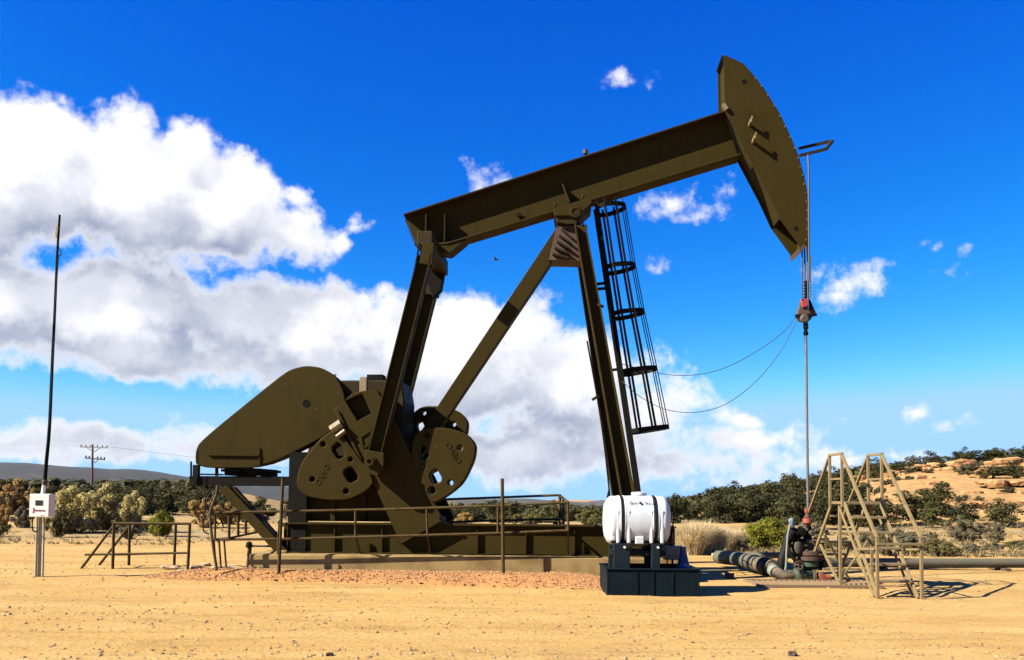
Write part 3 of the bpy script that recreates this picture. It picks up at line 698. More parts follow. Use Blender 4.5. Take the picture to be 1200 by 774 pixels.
# motor platform, motor, rails and braces
pf = pbox(222, 348, 558, 570, -.62, -.45).build('motor_platform', M['dark'], pump, bevel=.006)  # platform coloured dark to carry the belt guard's shadow
pbox(222, 348, 558, 570, .45, .65).build('side_beam', M['dark'], pf)
for x0, x1 in ((224, 231), (258, 266), (300, 308), (336, 346)):
    m = MB(); a, b = Lr(x0, 559, -.55), Lr(x1, 569, -.55); m.box(a[0], b[0], -.449, .449, b[1], a[1]); m.build('cross_beam', M['dark'], pf)
for x0, x1 in ((259, 281), (286, 307)):
    m = pbox(x0 + 4, x1 - 4, 549, 557.5, -.62, .5); m.box(Lr(x0, 550, -.62)[0], Lr(x1, 550, -.62)[0], -.63, .52, Lr(x0, 553, -.62)[1], Lr(x0, 550, -.62)[1]); m.build('slide_rail', M['dark'], pf)
m = pbox(226, 232, 545, 558, -.6, -.5); m.bar(L3(224, 541, -.6), L3(224, 560, -.6), .03); m.bar(L3(232, 556, -.6), L3(262, 556.5, -.6), .03); m.bar(L3(254, 549, -.6), L3(254, 558, -.6), .05); m.build('motor_bracket', M['dark'], pf)
mm = MB(); x0, z0 = Lr(268, 532, -.2); mm.lathe([(.05, -.36), (.26, -.34), (.28, -.2), (.28, .5), (.24, .6), (.05, .62)], (x0, 0, z0), 'y', 20); mm.box(x0 - .28, x0 + .28, -.2, .45, Lr(268, 549, -.2)[1], z0); mm.build('motor', M['olivedark'], pf, True)
taperbox((254, 268, 571), (320, 336, 645), -.75, -.62).build('platform_brace', OL, pf)
taperbox((262, 274, 571), (324, 340, 645), .45, .6).build('platform_brace', OL, pf)
taperbox((300, 310, 612), (326, 336, 642), -.3, -.2).build('platform_brace', M['olivedark'], pf)
# skid beams on the slab
def skid(y, s):
    m = MB()
    A, B, C, D = Lr(335, 611, y), Lr(790, 623.5, y), Lr(335, 647, y), Lr(790, 659.5, y)
    zt, zb = A[1], C[1]
    x0, x1 = A[0], B[0]
    zt = (A[1] + Lr(700, 621, y)[1]) / 2; zb = .452
    m.box(x0, x1, y + s * .11 - .01, y + s * .11 + .01, zb, zt); m.box(x0, x1, y, y + s * .34, zt, zt + .03); m.box(x0, x1, y - .0, y + s * .34, zb - .0, zb + .03)
    for k in range(9):
        x = x0 + .02 + (x1 - x0 - .04) * k / 8
        m.box(x - .01, x + .01, y + s * .04, y + s * .098, zb + .031, zt - .001)
    return m.build('skid_beam', M['olive'], pump)
sk = skid(-.92, 1); skid(.92, -1)
SZT = (Lr(335, 611, -.92)[1] + Lr(700, 621, -.92)[1]) / 2 + .03
m = MB(); x0 = Lr(335, 611, -.92)[0]; x1 = Lr(790, 623, -.92)[0]
for k in range(7):
    x = x0 + .1 + (x1 - x0 - .3) * k / 6; m.box(x, x + .2, -.575, .575, .46, SZT - .04)
m.build('cross_member', M['olivedark'], sk)
m = MB(); m.box(Lr(475, 600, -.5)[0], Lr(515, 600, -.5)[0], -.5, .5, SZT - .035, Lr(490, 606, -.5)[1]); m.build('brake_box', M['olivedark'], pump, bevel=.01)
m = MB(); m.box(Lr(648, 612, .2)[0], Lr(654, 612, .2)[0], .2, .4, SZT - .05, Lr(650, 612, .2)[1]); m.build('bracket', M['olivedark'], pump)
m = MB()
for px in (420, 480, 520, 585, 645): pass
# ------------------------------------------------------------------ slab, gravel, railing
slab = thing('concrete_slab', 'long low concrete slab under the pumpjack', 'foundation', O, RZ)
xl = Lr(291, 655, -1.15)[0]; xr_ = Lr(800, 660, -1.15)[0]; zs = .45
m = MB(); m.box(xl, xr_, -1.15, 1.15, -.1, zs - .001); sb = m.build('slab_block', M['concrete'], slab, bevel=.025)
m = MB(); m.box(Lr(336, 650, -1.0)[0], xr_ - .3, -1.12, -1.0, zs, zs + .012); m.build('grout_line', M['concrete'], slab)
bed_px = [(150, 680), (200, 681), (300, 681), (400, 683), (500, 686), (600, 689.5), (700, 693), (790, 694)]
def bed():
    mb = MB(); nx, ny = 160, 14; vs = []
    for i in range(nx + 1):
        t = i / nx; px = 165 + 625 * t
        f = G(px, np.interp(px, [p[0] for p in bed_px], [p[1] for p in bed_px]))
        bx = f.x * 1.16; by = OY + (bx - OX) * math.tan(RZ) - 1.12
        ed = min(1, min(t, 1 - t) / .22); ed = ed * ed * (3 - 2 * ed)
        for j in range(ny + 1):
            s = j / ny; x = f.x + (bx - f.x) * s; y = f.y + (by - f.y) * s
            n1 = noise.noise((x * 1.3, y * 2, 3)) * .022 + noise.noise((x * 6, y * 6, 1)) * .008
            hh = (.17 * min(1, s * 1.7) ** .8 + n1 * min(1, s * 5)) * ed
            vs.append((x, y, -.03 + hh + (.03 if s > 0 else -.02) * ed))
        for j in range(4):                     # carries on behind the face, under the slab and out to the left
            pass
    fs = [(i * (ny + 1) + j, (i + 1) * (ny + 1) + j, (i + 1) * (ny + 1) + j + 1, i * (ny + 1) + j + 1) for i in range(nx) for j in range(ny)]
    mb.add(vs, fs)
    m = mat('pink_gravel_bed', (0.2494, 0.1247, 0.0452), 1, 0, (0.2088, 0.0986, 0.0348), 1.2, .4, .7, .2, .35, 70, spec=.1)
    o = mb.build('gravel_bed', m, None, True); tag(o, kind='structure'); return vs
bedv = bed()

rail = thing('guard_railing', 'olive pipe guard railing round the base of the pumpjack', 'railing', O, RZ)
YF, YB = -1.38, 1.38
def pipe(name, pts, r, m, parent, n=8):
    k = MB(); k.tube(pts, r, n); return k.build(name, m, parent, True)
RB = M['railbrown']
pipe('post', [L3(331.5, 560, -1.5), L3(326.5, 671, -1.5) - Vector((0, 0, .15))], .032, RB, rail)
pipe('post', [L3(588.5, 561, -1.5), L3(590, 675, -1.5) - Vector((0, 0, .15))], .032, RB, rail)
pipe('post', [L3(327, 610, -1.6), L3(325, 650, -1.6)], .015, RB, rail)
pipe('rail', [L3(252, 601, YF), L3(331, 599.6, YF), L3(461, 597, YF), L3(586, 593, YF), L3(666, 589, YF)], .024, RB, rail)
pipe('rail', [L3(252, 632.5, YF), L3(335, 632, YF), L3(480, 628, YF), L3(586, 625, YF), L3(666, 622, YF)], .024, RB, rail)
for a, b in (((252, 601), (252, 632.5)), ((416.5, 598), (416.5, 629.5)), ((500, 596), (501, 627.5)), ((583.5, 593), (583.5, 625)), ((665.5, 589), (666, 622))):
    pipe('rail_post', [L3(*a, YF), L3(*b, YF)], .022, RB, rail)
pipe('rail', [L3(520, 585.5, YB), L3(590, 583, YB), L3(656, 580.5, YB)], .026, RB, rail)
pipe('rail', [L3(520, 612.5, YB), L3(590, 610, YB), L3(656, 608.5, YB)], .024, RB, rail)
pipe('rail', [L3(330, 588, YB), L3(520, 585.5, YB)], .026, RB, rail); pipe('rail', [L3(330, 616, YB), L3(520, 612.5, YB)], .024, RB, rail)
pipe('rail_post', [L3(656, 580, YB), L3(656.5, 622, YB)], .035, RB, rail); pipe('rail_post', [L3(520, 585, YB), L3(520, 625, YB)], .03, RB, rail)
pipe('rail', [L3(656, 580.5, YB), L3(666, 589, YF)], .024, RB, rail); pipe('rail', [L3(656, 608.5, YB), L3(666, 622, YF)], .024, RB, rail)
pipe('rail_post', [L3(660, 584.5, 0), L3(660.5, 616, 0)], .022, RB, rail)
for a in (416.5, 501, 666): m = MB(); p = L3(a, 628 if a < 600 else 622, YF); m.bar(p, (p.x, -1.0, .47), .03); m.build('bracket', RB, rail)
ly = -.55
pipe('rail', [L3(252, 601, YF), L3(268, 603, -.2), L3(300, 603, .7)], .022, RB, rail)
pipe('rail', [L3(252, 632.5, YF), L3(268, 631, -.2), L3(301, 624, .7)], .022, RB, rail)
for x, y0, y1, yy in ((268.5, 603, 630.5, -.2), (279, 603, 628, .1), (288, 603, 626.5, .4), (300, 603, 624, .7)): pipe('rail_post', [L3(x, y0, yy), L3(x, y1, yy)], .03, RB, rail)
for x, y1, yy in ((253.5, 664, YF), (259.5, 665, -1.2), (265.5, 663, -1.0)): pipe('rail_leg', [L3(x - 3, 632, yy), L3(x, y1, yy) - Vector((0, 0, .1))], .02, RB, rail)

cond = thing('conduit', 'bent grey electrical conduit rising from the sand to the motor platform', 'conduit', O, RZ)
pipe('main_pipe', catmull([L3(x, y, -1.55) for x, y in ((255, 569), (253.5, 580), (247, 598), (246.5, 610), (249, 635), (254, 668))], 6), .028, M['conduit'], cond)
pipe('flex_loop', catmull([L3(x, y, -1.5) for x, y in ((250, 572), (243, 585), (240.5, 600), (238, 615), (239, 623), (245, 626))], 6), .014, M['black'], cond)
pipe('flex_loop', catmull([L3(x, y, -1.45) for x, y in ((246, 573), (240, 588), (246, 600), (256, 605), (262, 618))], 6), .012, M['black'], cond)
sp_ = thing('standpipe', 'short rusty pipe tee standing at the left end of the slab', 'pipe', O, RZ)
k = MB(); k.tube([L3(292, 640, -.3), L3(290, 661, -.3) - Vector((0, 0, .1))], .03); k.tube([L3(294, 640, -.2), L3(293, 661, -.2) - Vector((0, 0, .1))], .02); k.build('upright', M['rust'], sp_)
k = MB(); k.tube([L3(288, 640, -.3), L3(322, 640.5, -.3)], .022); k.build('crosspipe', M['rust'], sp_)
k = MB(); p = L3(292, 639, -.3); k.lathe([(.02, -.06), (.06, -.05), (.06, .04), (.03, .07)], p, 'z', 12); k.build('valve_body', M['dark'], sp_)

# ------------------------------------------------------------------ polished rod, cables, wellhead
rod = thing('polished_rod', 'slim steel polished rod hanging from the carrier bar into the wellhead', 'rod', O, RZ)
zc = Lr(944, 377, 0)[1]; zb = 1.05; xr0 = Lr(944.2, 377, 0)[0]
pipe('rod', [(xr0, 0, zc + .05), (xr0 + .01, 0, zb)], .026, M['rod'], rod, 12)
m = MB(); z0 = zc - .02
m.lathe([(.03, z0), (.05, z0 - .02), (.05, z0 - .12), (.035, z0 - .14), (.035, z0 - .18), (.05, z0 - .19), (.05, z0 - .24), (.03, z0 - .26)], (xr0, 0, 0), 'z', 10); m.build('rod_clamp', M['dark'], rod)
for nm, lab, pts in (('cable', 'thin upper signal cable looping from carrier bar to the ladder', ((933.5, 371, -.1), (915, 392, -.2), (880, 416, -.4), (845, 433, -.5), (810, 440, -.5), (775, 438, -.4), (722, 425, -.2))),
                     ('cable', 'thin lower signal cable sagging deep below the carrier bar', ((934.5, 374, -.1), (915, 412, -.2), (885, 448, -.4), (850, 474, -.5), (815, 483.5, -.5), (780, 480, -.5), (750, 465, -.4), (729, 447, -.25)))):
    k = MB(); k.tube([Vector(L3(*q)) for q in pts], .0065, 5, 8); o = k.build(nm, M['cable'], None, True); o.location = O; o.rotation_euler = (0, 0, RZ); tag(o, lab, 'cable')

wh = thing('wellhead', 'greasy green and rust wellhead with orange stuffing box under the rod', 'wellhead', O, RZ)
yw = 0
def wl_lathe(name, px, rows, m, y=0, n=18):  # rows: (half width px, py)
    x = Lr(px, 640, y)[0]; k = MB(); k.lathe([(hw * .0166, Lr(px, py, y)[1]) for hw, py in rows], (x, y, 0), 'z', n); return k.build(name, m, wh, True)
wl_lathe('stuffing_box', 946.5, [(1.8, 595.5), (3.2, 596), (3.4, 600), (2.4, 602)], M['orange'])
wl_lathe('packing_gland', 946.5, [(2.2, 601), (2.4, 604), (3.6, 604.5), (3.6, 607), (2.6, 608)], M['rust'])
wl_lathe('gland_flange', 946.5, [(4, 607.5), (5.6, 608), (5.8, 613), (4, 614.5), (3, 616)], M['orange'])
wl_lathe('rod_guide', 946.5, [(4, 616), (4.5, 620), (4, 626), (5, 631), (4, 634)], M['dark'])
wl_lathe('pumping_tee', 947, [(5, 631), (9, 632), (9, 636), (7, 637), (7, 646), (9, 647)], M['khaki'])
wl_lathe('flange', 946.5, [(12, 645), (18.5, 645.5), (18.5, 650), (17, 650.5), (17, 651.5), (18.5, 652), (18.5, 656), (12, 656.5)], M['rust'], 0, 24)
for k_ in range(10):
    a = 2 * math.pi * k_ / 10; k = MB(); x = Lr(946.5, 650, 0)[0]; k.lathe([(.02, 0), (.03, .01), (.03, .03), (.02, .04)], (x + .285 * math.cos(a), .285 * math.sin(a), Lr(946, 645.5, 0)[1] - .005), 'z', 6); k.build('bolt', M['khaki'], wh)
wl_lathe('casing_head', 946, [(13, 656), (16, 657), (16, 663), (14, 665), (9, 667), (9, 672), (15, 673), (15, 690)], M['green'], 0, 22)
k = MB(); p = L3(936, 675, -.3); k.lathe([(.05, -.13), (.10, -.11), (.115, -.05), (.115, .05), (.10, .13), (.06, .15)], p, 'z', 16); k.lathe([(.09, -.1), (.09, .22)], p, 'x', 16); k.build('gate_valve', M['green'], wh, True)
k = MB(); p = L3(952, 676, -.35); k.lathe([(.10, 0), (.13, .01), (.13, .05), (.10, .06)], p, 'x', 18); k.lathe([(.075, .06), (.085, .12), (.07, .2), (.03, .22)], p, 'x', 14); k.build('valve_flange', M['khaki'], wh, True)
k = MB(); p = L3(962, 678, -.4); k.lathe([(.03, -.06), (.085, -.05), (.10, 0), (.085, .06), (.03, .07)], p, 'y', 14); k.lathe([(.05, 0), (.05, .16), (.03, .17)], p + Vector((.02, 0, .02)), 'x', 10); k.build('valve_cap', M['orange'], wh, True)
for px, py, yy, ln in ((956, 634, -.1, .25), (938, 640, -.15, -.22), (957, 622, 0, .22)):
    k = MB(); p = L3(px, py, yy); k.lathe([(.035, -abs(ln)), (.035, -.05), (.06, -.04), (.06, .04), (.035, .05), (.035, abs(ln) * .5)], p, 'x', 12); k.build('side_valve', M['dark'] if ln > 0 and py > 630 else M['khaki'], wh, True)
k = MB(); p = L3(934, 642, -.2); k.lathe([(.03, -.12), (.085, -.1), (.10, 0), (.085, .1), (.03, .12)], p, 'z', 14); k.build('check_valve', M['khaki'], wh, True)
k = MB(); p = L3(938, 624, -.15); k.lathe([(.03, -.06), (.09, -.05), (.10, 0), (.09, .05), (.03, .06)], p, 'y', 16); k.build('pressure_gauge', M['dark'], wh, True)
k = MB(); k.tube([L3(932, 622, -.1), L3(925, 628, -.15), L3(920, 645, -.15), L3(916, 660, -.15), L3(918, 672, -.1), L3(934, 672, 0)], .09, 10, 6); k.build('black_line', M['black'], wh, True)
k = MB(); p = L3(927.5, 612, -.2); k.lathe([(.02, -.12), (.05, -.1), (.055, 0), (.06, .02), (.05, .06), (.02, .08)], p, 'z', 12); k.build('blue_fitting', mat('pale_blue_fitting', (.09, .13, .15), .5, 0, (.03, .045, .05), 20, .5, .6), wh, True)
k = MB(); k.tube([L3(x, y, -.3) for x, y in ((926, 616), (923.5, 626), (922, 645), (921, 665), (918, 678), (915.5, 683))], .022, 8, 6); k.build('hose', M['hose'], wh, True)
k = MB(); k.tube([L3(934, 674, -.25), L3(918, 674, -.3), L3(908, 669, -.15), L3(905, 665, .25)], .10, 14, 6); k.build('elbow_pipe', M['wrap'], wh, True)
k = MB(); k.tube([L3(909, 671, -.22), L3(905.5, 668, -.1)], .118, 14); k.build('wrap_band', M['hose'], wh, True)

for px, py, yy, rr, mt in ((961, 643, -.1, .08, 'khaki'), (963, 661, -.1, .10, 'dark'), (934, 634, -.1, .09, 'dark'), (951, 625, -.12, .06, 'khaki')):
    k = MB(); p = L3(px, py, yy); k.lathe([(.02, -rr * 1.3), (rr * .8, -rr * 1.2), (rr * .8, -rr * .6), (rr, -rr * .5), (rr, rr * .4), (rr * .7, rr * .6), (rr * .7, rr), (rr * .3, rr * 1.2)], p, 'y' if py % 2 else 'z', 12); k.build('valve_body', M[mt], wh, True)
for pts, mt in ((((928, 630, -.2), (924, 642, -.3), (930, 655, -.35), (940, 660, -.35)), 'dark'), (((952, 632, -.1), (962, 636, -.1), (964, 650, -.1), (960, 668, -.2)), 'dark'), (((935, 618, 0), (941, 616, -.05), (946, 622, -.1)), 'khaki')):
    k = MB(); k.tube([L3(*q) for q in pts], .035, 8, 5); k.build('flow_line', M[mt], wh, True)
for px, py, yy, rr in ((958, 634, -.34, .09), (936, 663, -.46, .08)):
    k = MB(); p = L3(px, py, yy); q = [p + Vector((rr * math.cos(t_ * math.pi / 8), 0, rr * math.sin(t_ * math.pi / 8))) for t_ in range(17)]
    k.tube(q, .012, 6); k.bar(p - Vector((rr, 0, 0)), p + Vector((rr, 0, 0)), .012); k.bar(p - Vector((0, 0, rr)), p + Vector((0, 0, rr)), .012); k.cyl(p, p + Vector((0, .2, 0)), .018, n=8); k.build('handwheel', M['rust'], wh)
gr = thing('ground_grate', 'low rusty wire grate lying on the sand before the wellhead', 'grate', (0, 0, 0))
g0, g1 = G(872, 681, .03), G(1002, 688, .03)
gx0, gx1, gy0, gy1 = 4.35, 6.5, 15.0, 16.0
for k_ in range(22): m = MB(); x = gx0 + (gx1 - gx0) * k_ / 21; m.bar((x, gy0, .035), (x, gy1, .035), .012, .03); m.build('bar', M['gratebrown'], gr)
m = MB()
for y in (gy0, gy1): m.bar((gx0 - .02, y, .035), (gx1 + .02, y, .035), .03, .05)
for x in (gx0, gx1): m.bar((x, gy0, .035), (x, gy1, .035), .03, .05)
m.build('grate_frame', M['gratebrown'], gr)

# ------------------------------------------------------------------ pipes on the ground
fp = thing('flow_pipe', 'long grey pipe lying on the sand behind the stile, running out to the right', 'pipe', (0, 0, 0))
a, b, c_ = Vector((6.3, 18.9, .17)), Vector((14, 19.2, .16)), Vector((24, 19.8, .16))
k = MB(); k.tube([a, Vector((9, 19, .15)), b, c_], .105, 14, 4); k.build('pipe', M['pipe'], fp, True)
for x in (8.2, 10.9, 13.6, 16.4): k = MB(); k.box(x - .06, x + .06, 18.8, 19.5, -.02, .055); k.build('support_block', M['rust'], fp)
wp = thing('wrapped_pipe', 'thick insulated grey pipe coming in from behind to the wellhead', 'pipe', (0, 0, 0))
pp = [W(842, 653, 19.5), W(868, 656, 18.4), W(890, 662, 17.6), W(906, 666, 17.0)]
k = MB(); k.tube(pp[:3], [.15, .155], 14, 6); k.build('pipe', M['pipe'], wp, True)
k = MB(); k.tube(pp[2:], .165, 14, 6); k.build('insulation', M['wrap'], wp, True)
for q in (pp[1] + (pp[2] - pp[1]) * .75, pp[2] + (pp[3] - pp[2]) * .4, pp[2] + (pp[3] - pp[2]) * .75):
    d = (pp[3] - pp[1]).normalized(); k = MB(); k.tube([q - d * .04, q + d * .04], .178, 14); k.build('band', M['black'], wp, True)
k = MB(); k.tube([W(842, 651, 20.2), W(900, 651, 19.8), W(940, 652, 19.2), Vector((6.3, 18.9, .17))], .07, 12, 6); k.build('cross_pipe', M['pipe'], wp, True)
for i, (px, y0, y1, lab) in enumerate(((844, 651.5, 660, 'short stake at the far end of the wrapped pipe'), (870, 642, 652, 'short stake behind the wrapped pipe'), (868, 658, 668, 'short stake in front of the wrapped pipe near its middle'), (886, 664, 673, 'short stake in front of the wrapped pipe near the wellhead'), (898, 646, 658, 'dark stake behind the wrapped pipe, nearest the wellhead'))):
    base = G(px, y1, -.03); t = W(px, y0, base.y); k = MB(); k.tube([base, t], .035, 8); o = k.build('stake', M['rust'] if i != 4 else M['dark'], None, True); tag(o, lab, 'stake', 'stakes beside the pipes')

# ------------------------------------------------------------------ stile over the wellhead pipes
st = thing('stile', 'tan steel A-frame stile with handrails and steps on both sides', 'stile', (0, 0, 0))
SX = (5.83, 6.46); TY0, TY1, TZ = 14.98, 15.55, 1.50; FY, BY = 13.58, 17.0; HZ = 2.33
def bar(name, p, q, a=.045, b=None, m='tan', par=st, up=(0, 0, 1)):
    k = MB(); k.bar(p, q, a, b, up); return k.build(name, M[m], par, bevel=.004)
for x in SX:
    bar('stringer', (x, TY0, TZ), (x, FY + .06, .0), .03, .075); bar('stringer', (x, TY1, TZ), (x, BY, 0), .03, .075)
    s = -.035 if x == SX[0] else .035
    bar('stringer', (x, TY0 + .22, TZ - .1), (x, FY + .22, 0), .025, .045, up=(0, 0, 1))
    bar('rail_post', (x + s, TY0, TZ - .08), (x + s, TY0, HZ)); bar('rail_post', (x + s, TY1, TZ - .08), (x + s, TY1, HZ))
    bar('rail_post', (x + s, FY, -.02), (x + s, FY, .98))
    bar('handrail', (x + s, TY0 - .03, HZ + .03), (x + s, TY1 + .03, HZ + .03))
    bar('handrail', (x + s, TY0, HZ + .02), (x + s, FY, .96)); bar('handrail', (x + s, TY1, HZ + .02), (x + s, BY, .98))
    bar('rail_post', (x + s, BY, -.02), (x + s, BY, 1.0))
    bar('mid_rail', (x + s, TY0 + .03, TZ + .42), (x + s, TY1 - .03, TZ + .42), .035)
    bar('brace', (x + s * 1.9, TY0 - .7, .73), (x + s * 1.9, FY + .0, .60 + .18), .035)
    bar('brace', (x - s, TY0 + .30, .0), (x - s, TY1 + .75, .72), .04); bar('support_leg', (x - s, TY0 + .30, -.02), (x - s, TY0 + .3, TZ - .05), .05)
bar('cross_rail', (SX[0] - .06, FY - .035, .86), (SX[1] + .06, FY - .035, .86), .04)
for k_ in range(5):
    t = (k_ + 1) / 6; y = TY0 + (FY + .06 - TY0) * t; z = TZ * (1 - t)
    m = MB(); m.box(SX[0] + .021, SX[1] - .021, y - .10, y + .10, z - .02, z + .018); m.build('tread', M['tan'], st, bevel=.004)
    y = TY1 + (BY - TY1) * t
    m = MB(); m.box(SX[0] + .021, SX[1] - .021, y - .10, y + .10, z - .02, z + .018); m.build('tread', M['tan'], st, bevel=.004)
m = MB(); m.box(SX[0] - .02, SX[1] + .14, TY0 - .02, TY1 + .02, TZ - .03, TZ + .02); m.build('platform', M['tan'], st, bevel=.004)
bar('cross_rail', (SX[0], TY1 + .5, .25), (SX[1], TY1 + .5, .25), .04); bar('cross_rail', (SX[0], TY0 + .3, .95), (SX[1], TY0 + .3, .95), .04)
bar('cross_brace', (SX[0], TY0 + .3, .1), (SX[1], TY0 + .3, .95), .035); bar('cross_brace', (SX[1], TY1 + .9, .05), (SX[0], TY1 + .4, .9), .035)

# ------------------------------------------------------------------ chemical tank in its tray
TYc = 14.25; tcx = W(745.5, 608, TYc).x
ft, bt_ = W(745, 580, TYc).z, W(745, 640, TYc).z
tk = thing('chemical_tank', 'white horizontal plastic tank with black straps on a dark stand', 'tank', (tcx, TYc, 0))
hl = 38.3 * TYc / 1000; rz_ = (ft - bt_) / 2; zc_ = (ft + bt_) / 2; ry = .42
def tankbody():
    mb = MB(); n = 32; prof = [(-hl, .0), (-hl * .995, .35), (-hl * .96, .66), (-hl * .88, .86), (-hl * .78, .95)]
    ribs = []
    xs = np.linspace(-.74, .74, 38)
    for x in xs:
        r = .97 - .03 * abs(x)
        for c in (-.49, .50):
            if abs(x - c) < .045: r -= .05
            elif abs(x - c) < .10: r += .018
        prof.append((x * hl, r))
    prof += [(hl * .78, .95), (hl * .88, .86), (hl * .96, .66), (hl * .995, .35), (hl, 0)]
    vs = []
    for x, r in prof:
        for k in range(n):
            a = 2 * math.pi * k / n; c, s_ = math.cos(a), math.sin(a)
            e = .82
            vs.append((x, ry * r * math.copysign(abs(c) ** e, c), zc_ + rz_ * r * math.copysign(abs(s_) ** e, s_)))
    L = len(prof); fs = [(i * n + k, i * n + (k + 1) % n, (i + 1) * n + (k + 1) % n, (i + 1) * n + k) for i in range(L - 1) for k in range(n)]
    mb.add(vs, fs); return mb.build('tank_shell', M['white'], tk, True)
ts = tankbody()
for cx in (-.49, .50):
    m = MB(); n = 40
    for k in range(n):
        q = []
        for kk in (k, k + 1):
            a = 2 * math.pi * kk / n; c, s_ = math.cos(a), math.sin(a); r = .948
            q.append(Vector((cx * hl, ry * r * math.copysign(abs(c) ** .82, c), zc_ + rz_ * r * math.copysign(abs(s_) ** .82, s_))))
        m.bar(q[0], q[1], .035, .012, up=(1, 0, 0)) if False else m.hexa([q[0] + Vector((-.018, 0, 0)), q[0] + Vector((.018, 0, 0)), q[0] * 1 + Vector((.018, 0, 0)) + (q[0] - Vector((cx * hl, 0, zc_))) * .03, q[0] + Vector((-.018, 0, 0)) + (q[0] - Vector((cx * hl, 0, zc_))) * .03],
            [q[1] + Vector((-.018, 0, 0)), q[1] + Vector((.018, 0, 0)), q[1] + Vector((.018, 0, 0)) + (q[1] - Vector((cx * hl, 0, zc_))) * .03, q[1] + Vector((-.018, 0, 0)) + (q[1] - Vector((cx * hl, 0, zc_))) * .03])
    m.build('strap', M['black'], ts)
zl0, zl1 = W(745, 637, 13.9).z, W(745, 607, 13.9).z
for cx in (-.49, .50):
    for dx, ww in ((-.105, .055), (.065, .06)):
        for s in (-1, 1):
            m = MB(); x = cx * hl + dx
            m.hexa([(x, s * .30, zl0), (x + ww, s * .30, zl0), (x + ww, s * .40, zl0), (x, s * .40, zl0)], [(x, s * .34, zl1 + .12), (x + ww, s * .34, zl1 + .12), (x + ww, s * .40, zl1 + .12), (x, s * .40, zl1 + .12)])
            m.build('moulded_leg', M['white'], ts, bevel=.02)
m = MB(); m.box(-.07, .07, -.40, -.2, W(745, 638, 13.85).z, zc_ - .25); m.build('sump', M['white'], ts, bevel=.015)
m = MB()
m.hexa([(-hl * .86, -.34, zl0 + .03), (-hl * .70, -.34, zl0 + .03), (-hl * .70, .3, zl0 + .03), (-hl * .86, .3, zl0 + .03)], [(-hl * .93, -.34, zc_ + .05), (-hl * .65, -.36, zc_ + .05), (-hl * .65, .36, zc_ + .05), (-hl * .93, .3, zc_ + .05)])
m.build('end_skirt', M['white'], ts, bevel=.03)
m = MB(); m.lathe([(.10, 0), (.13, .01), (.13, .05), (.10, .06), (.02, .065)], (.06, .1, ft - .015), 'z', 18); m.build('filler_cap', M['white'], ts, True)
zt_ = zc_ + rz_ * .97 * math.sin(R(40)) ** .82; yt_ = -ry * .97 * math.cos(R(40)) ** .82 - .006
tm = Matrix.Translation((0, yt_ + .0, zt_)) @ Matrix.Rotation(R(42), 4, 'X')
text('label_text', 'IRO', .085, .002, M['blackprint'], ts, Matrix.Translation((-.10, yt_ - .012, zt_ + .003)) @ Matrix.Rotation(R(55), 4, 'X'))
text('label_text', 'Prom', .075, .002, M['blackprint'], ts, Matrix.Translation((.17, yt_ - .012, zt_ + .003)) @ Matrix.Rotation(R(55), 4, 'X'))
m = MB(); m.add([(.0, -.032, 0), (.032, 0, 0), (.0, .032, 0), (-.032, 0, 0), (.0, -.032, .004), (.032, 0, .004), (0, .032, .004), (-.032, 0, .004)], [(0, 1, 2, 3), (4, 5, 6, 7), (0, 1, 5, 4), (1, 2, 6, 5), (2, 3, 7, 6), (3, 0, 4, 7)])
o = m.build('logo_diamond', M['blackprint'], ts); o.matrix_local = Matrix.Translation((.02, yt_ - .012, zt_ + .003)) @ Matrix.Rotation(R(55), 4, 'X')
# stand
for cx, ww in ((-.49, .25), (.50, .13)):
    for s in (-1, 1):
        m = MB(); x = cx * hl; m.box(x - ww * .62, x + ww * .45, s * .36 - .05, s * .36 + .05, .10, zl0 + .0 - .003); m.build('stand_leg', M['tealgrey'], tk, bevel=.01)
    m = MB(); x = cx * hl; m.box(x - .09, x + .09, -.309, .309, zl0 - .12, zl0 - .004); m.build('stand_beam', M['tealgrey'], tk, bevel=.01)
m = MB(); m.box(-hl * .8, hl * .8, -.30, .30, zl0 - .20, zl0 - .122); m.box(-hl * .8, hl * .8, -.29, .29, zl0, zl0 + .05); m.build('stand_deck', M['black'], tk)
for cx in (-.49, .5): m = MB(); m.lathe([(.02, 0), (.02, -.02)], (cx * hl + .02, -.412, zl0 - .06), 'y', 8); m.build('bolt', M['boxwhite'], tk)
# tray
x0 = W(711, 697, 13.72).x; x1 = W(820, 697, 13.72).x
tr = thing('containment_tray', 'dark green plastic spill tray holding the white tank', 'spill tray', ((x0 + x1) / 2, 14.25, 0))
hw = (x1 - x0) / 2; th = W(760, 668.5, 13.72).z; dy = .53
for a in ((-hw, -hw + .05, -dy, dy), (hw - .05, hw, -dy, dy), (-hw + .051, hw - .051, -dy, -dy + .05), (-hw + .051, hw - .051, dy - .05, dy)):
    m = MB(); m.box(*a, -.03, th); m.build('side_wall', M['teal'], tr, bevel=.012)
m = MB(); m.box(-hw + .05, hw - .05, -dy + .05, dy - .05, .05, .10); m.build('floor_panel', M['teal'], tr)
for x in (-hw * .35, .0, hw * .42): m = MB(); m.box(x - .012, x + .012, -dy - .012, -dy - .001, 0, th - .02); m.build('seam_rib', M['teal'], tr)
m = MB(); m.box(-hw - .02, hw + .02, -dy - .02, -dy + .06, th + .001, th + .025); m.box(-hw - .02, hw + .02, dy - .06, dy + .02, th + .001, th + .025); m.box(-hw - .02, -hw + .06, -dy + .061, dy - .061, th + .001, th + .025); m.box(hw - .06, hw + .02, -dy + .061, dy - .061, th + .001, th + .025); m.build('rim', M['teal'], tr, bevel=.006)
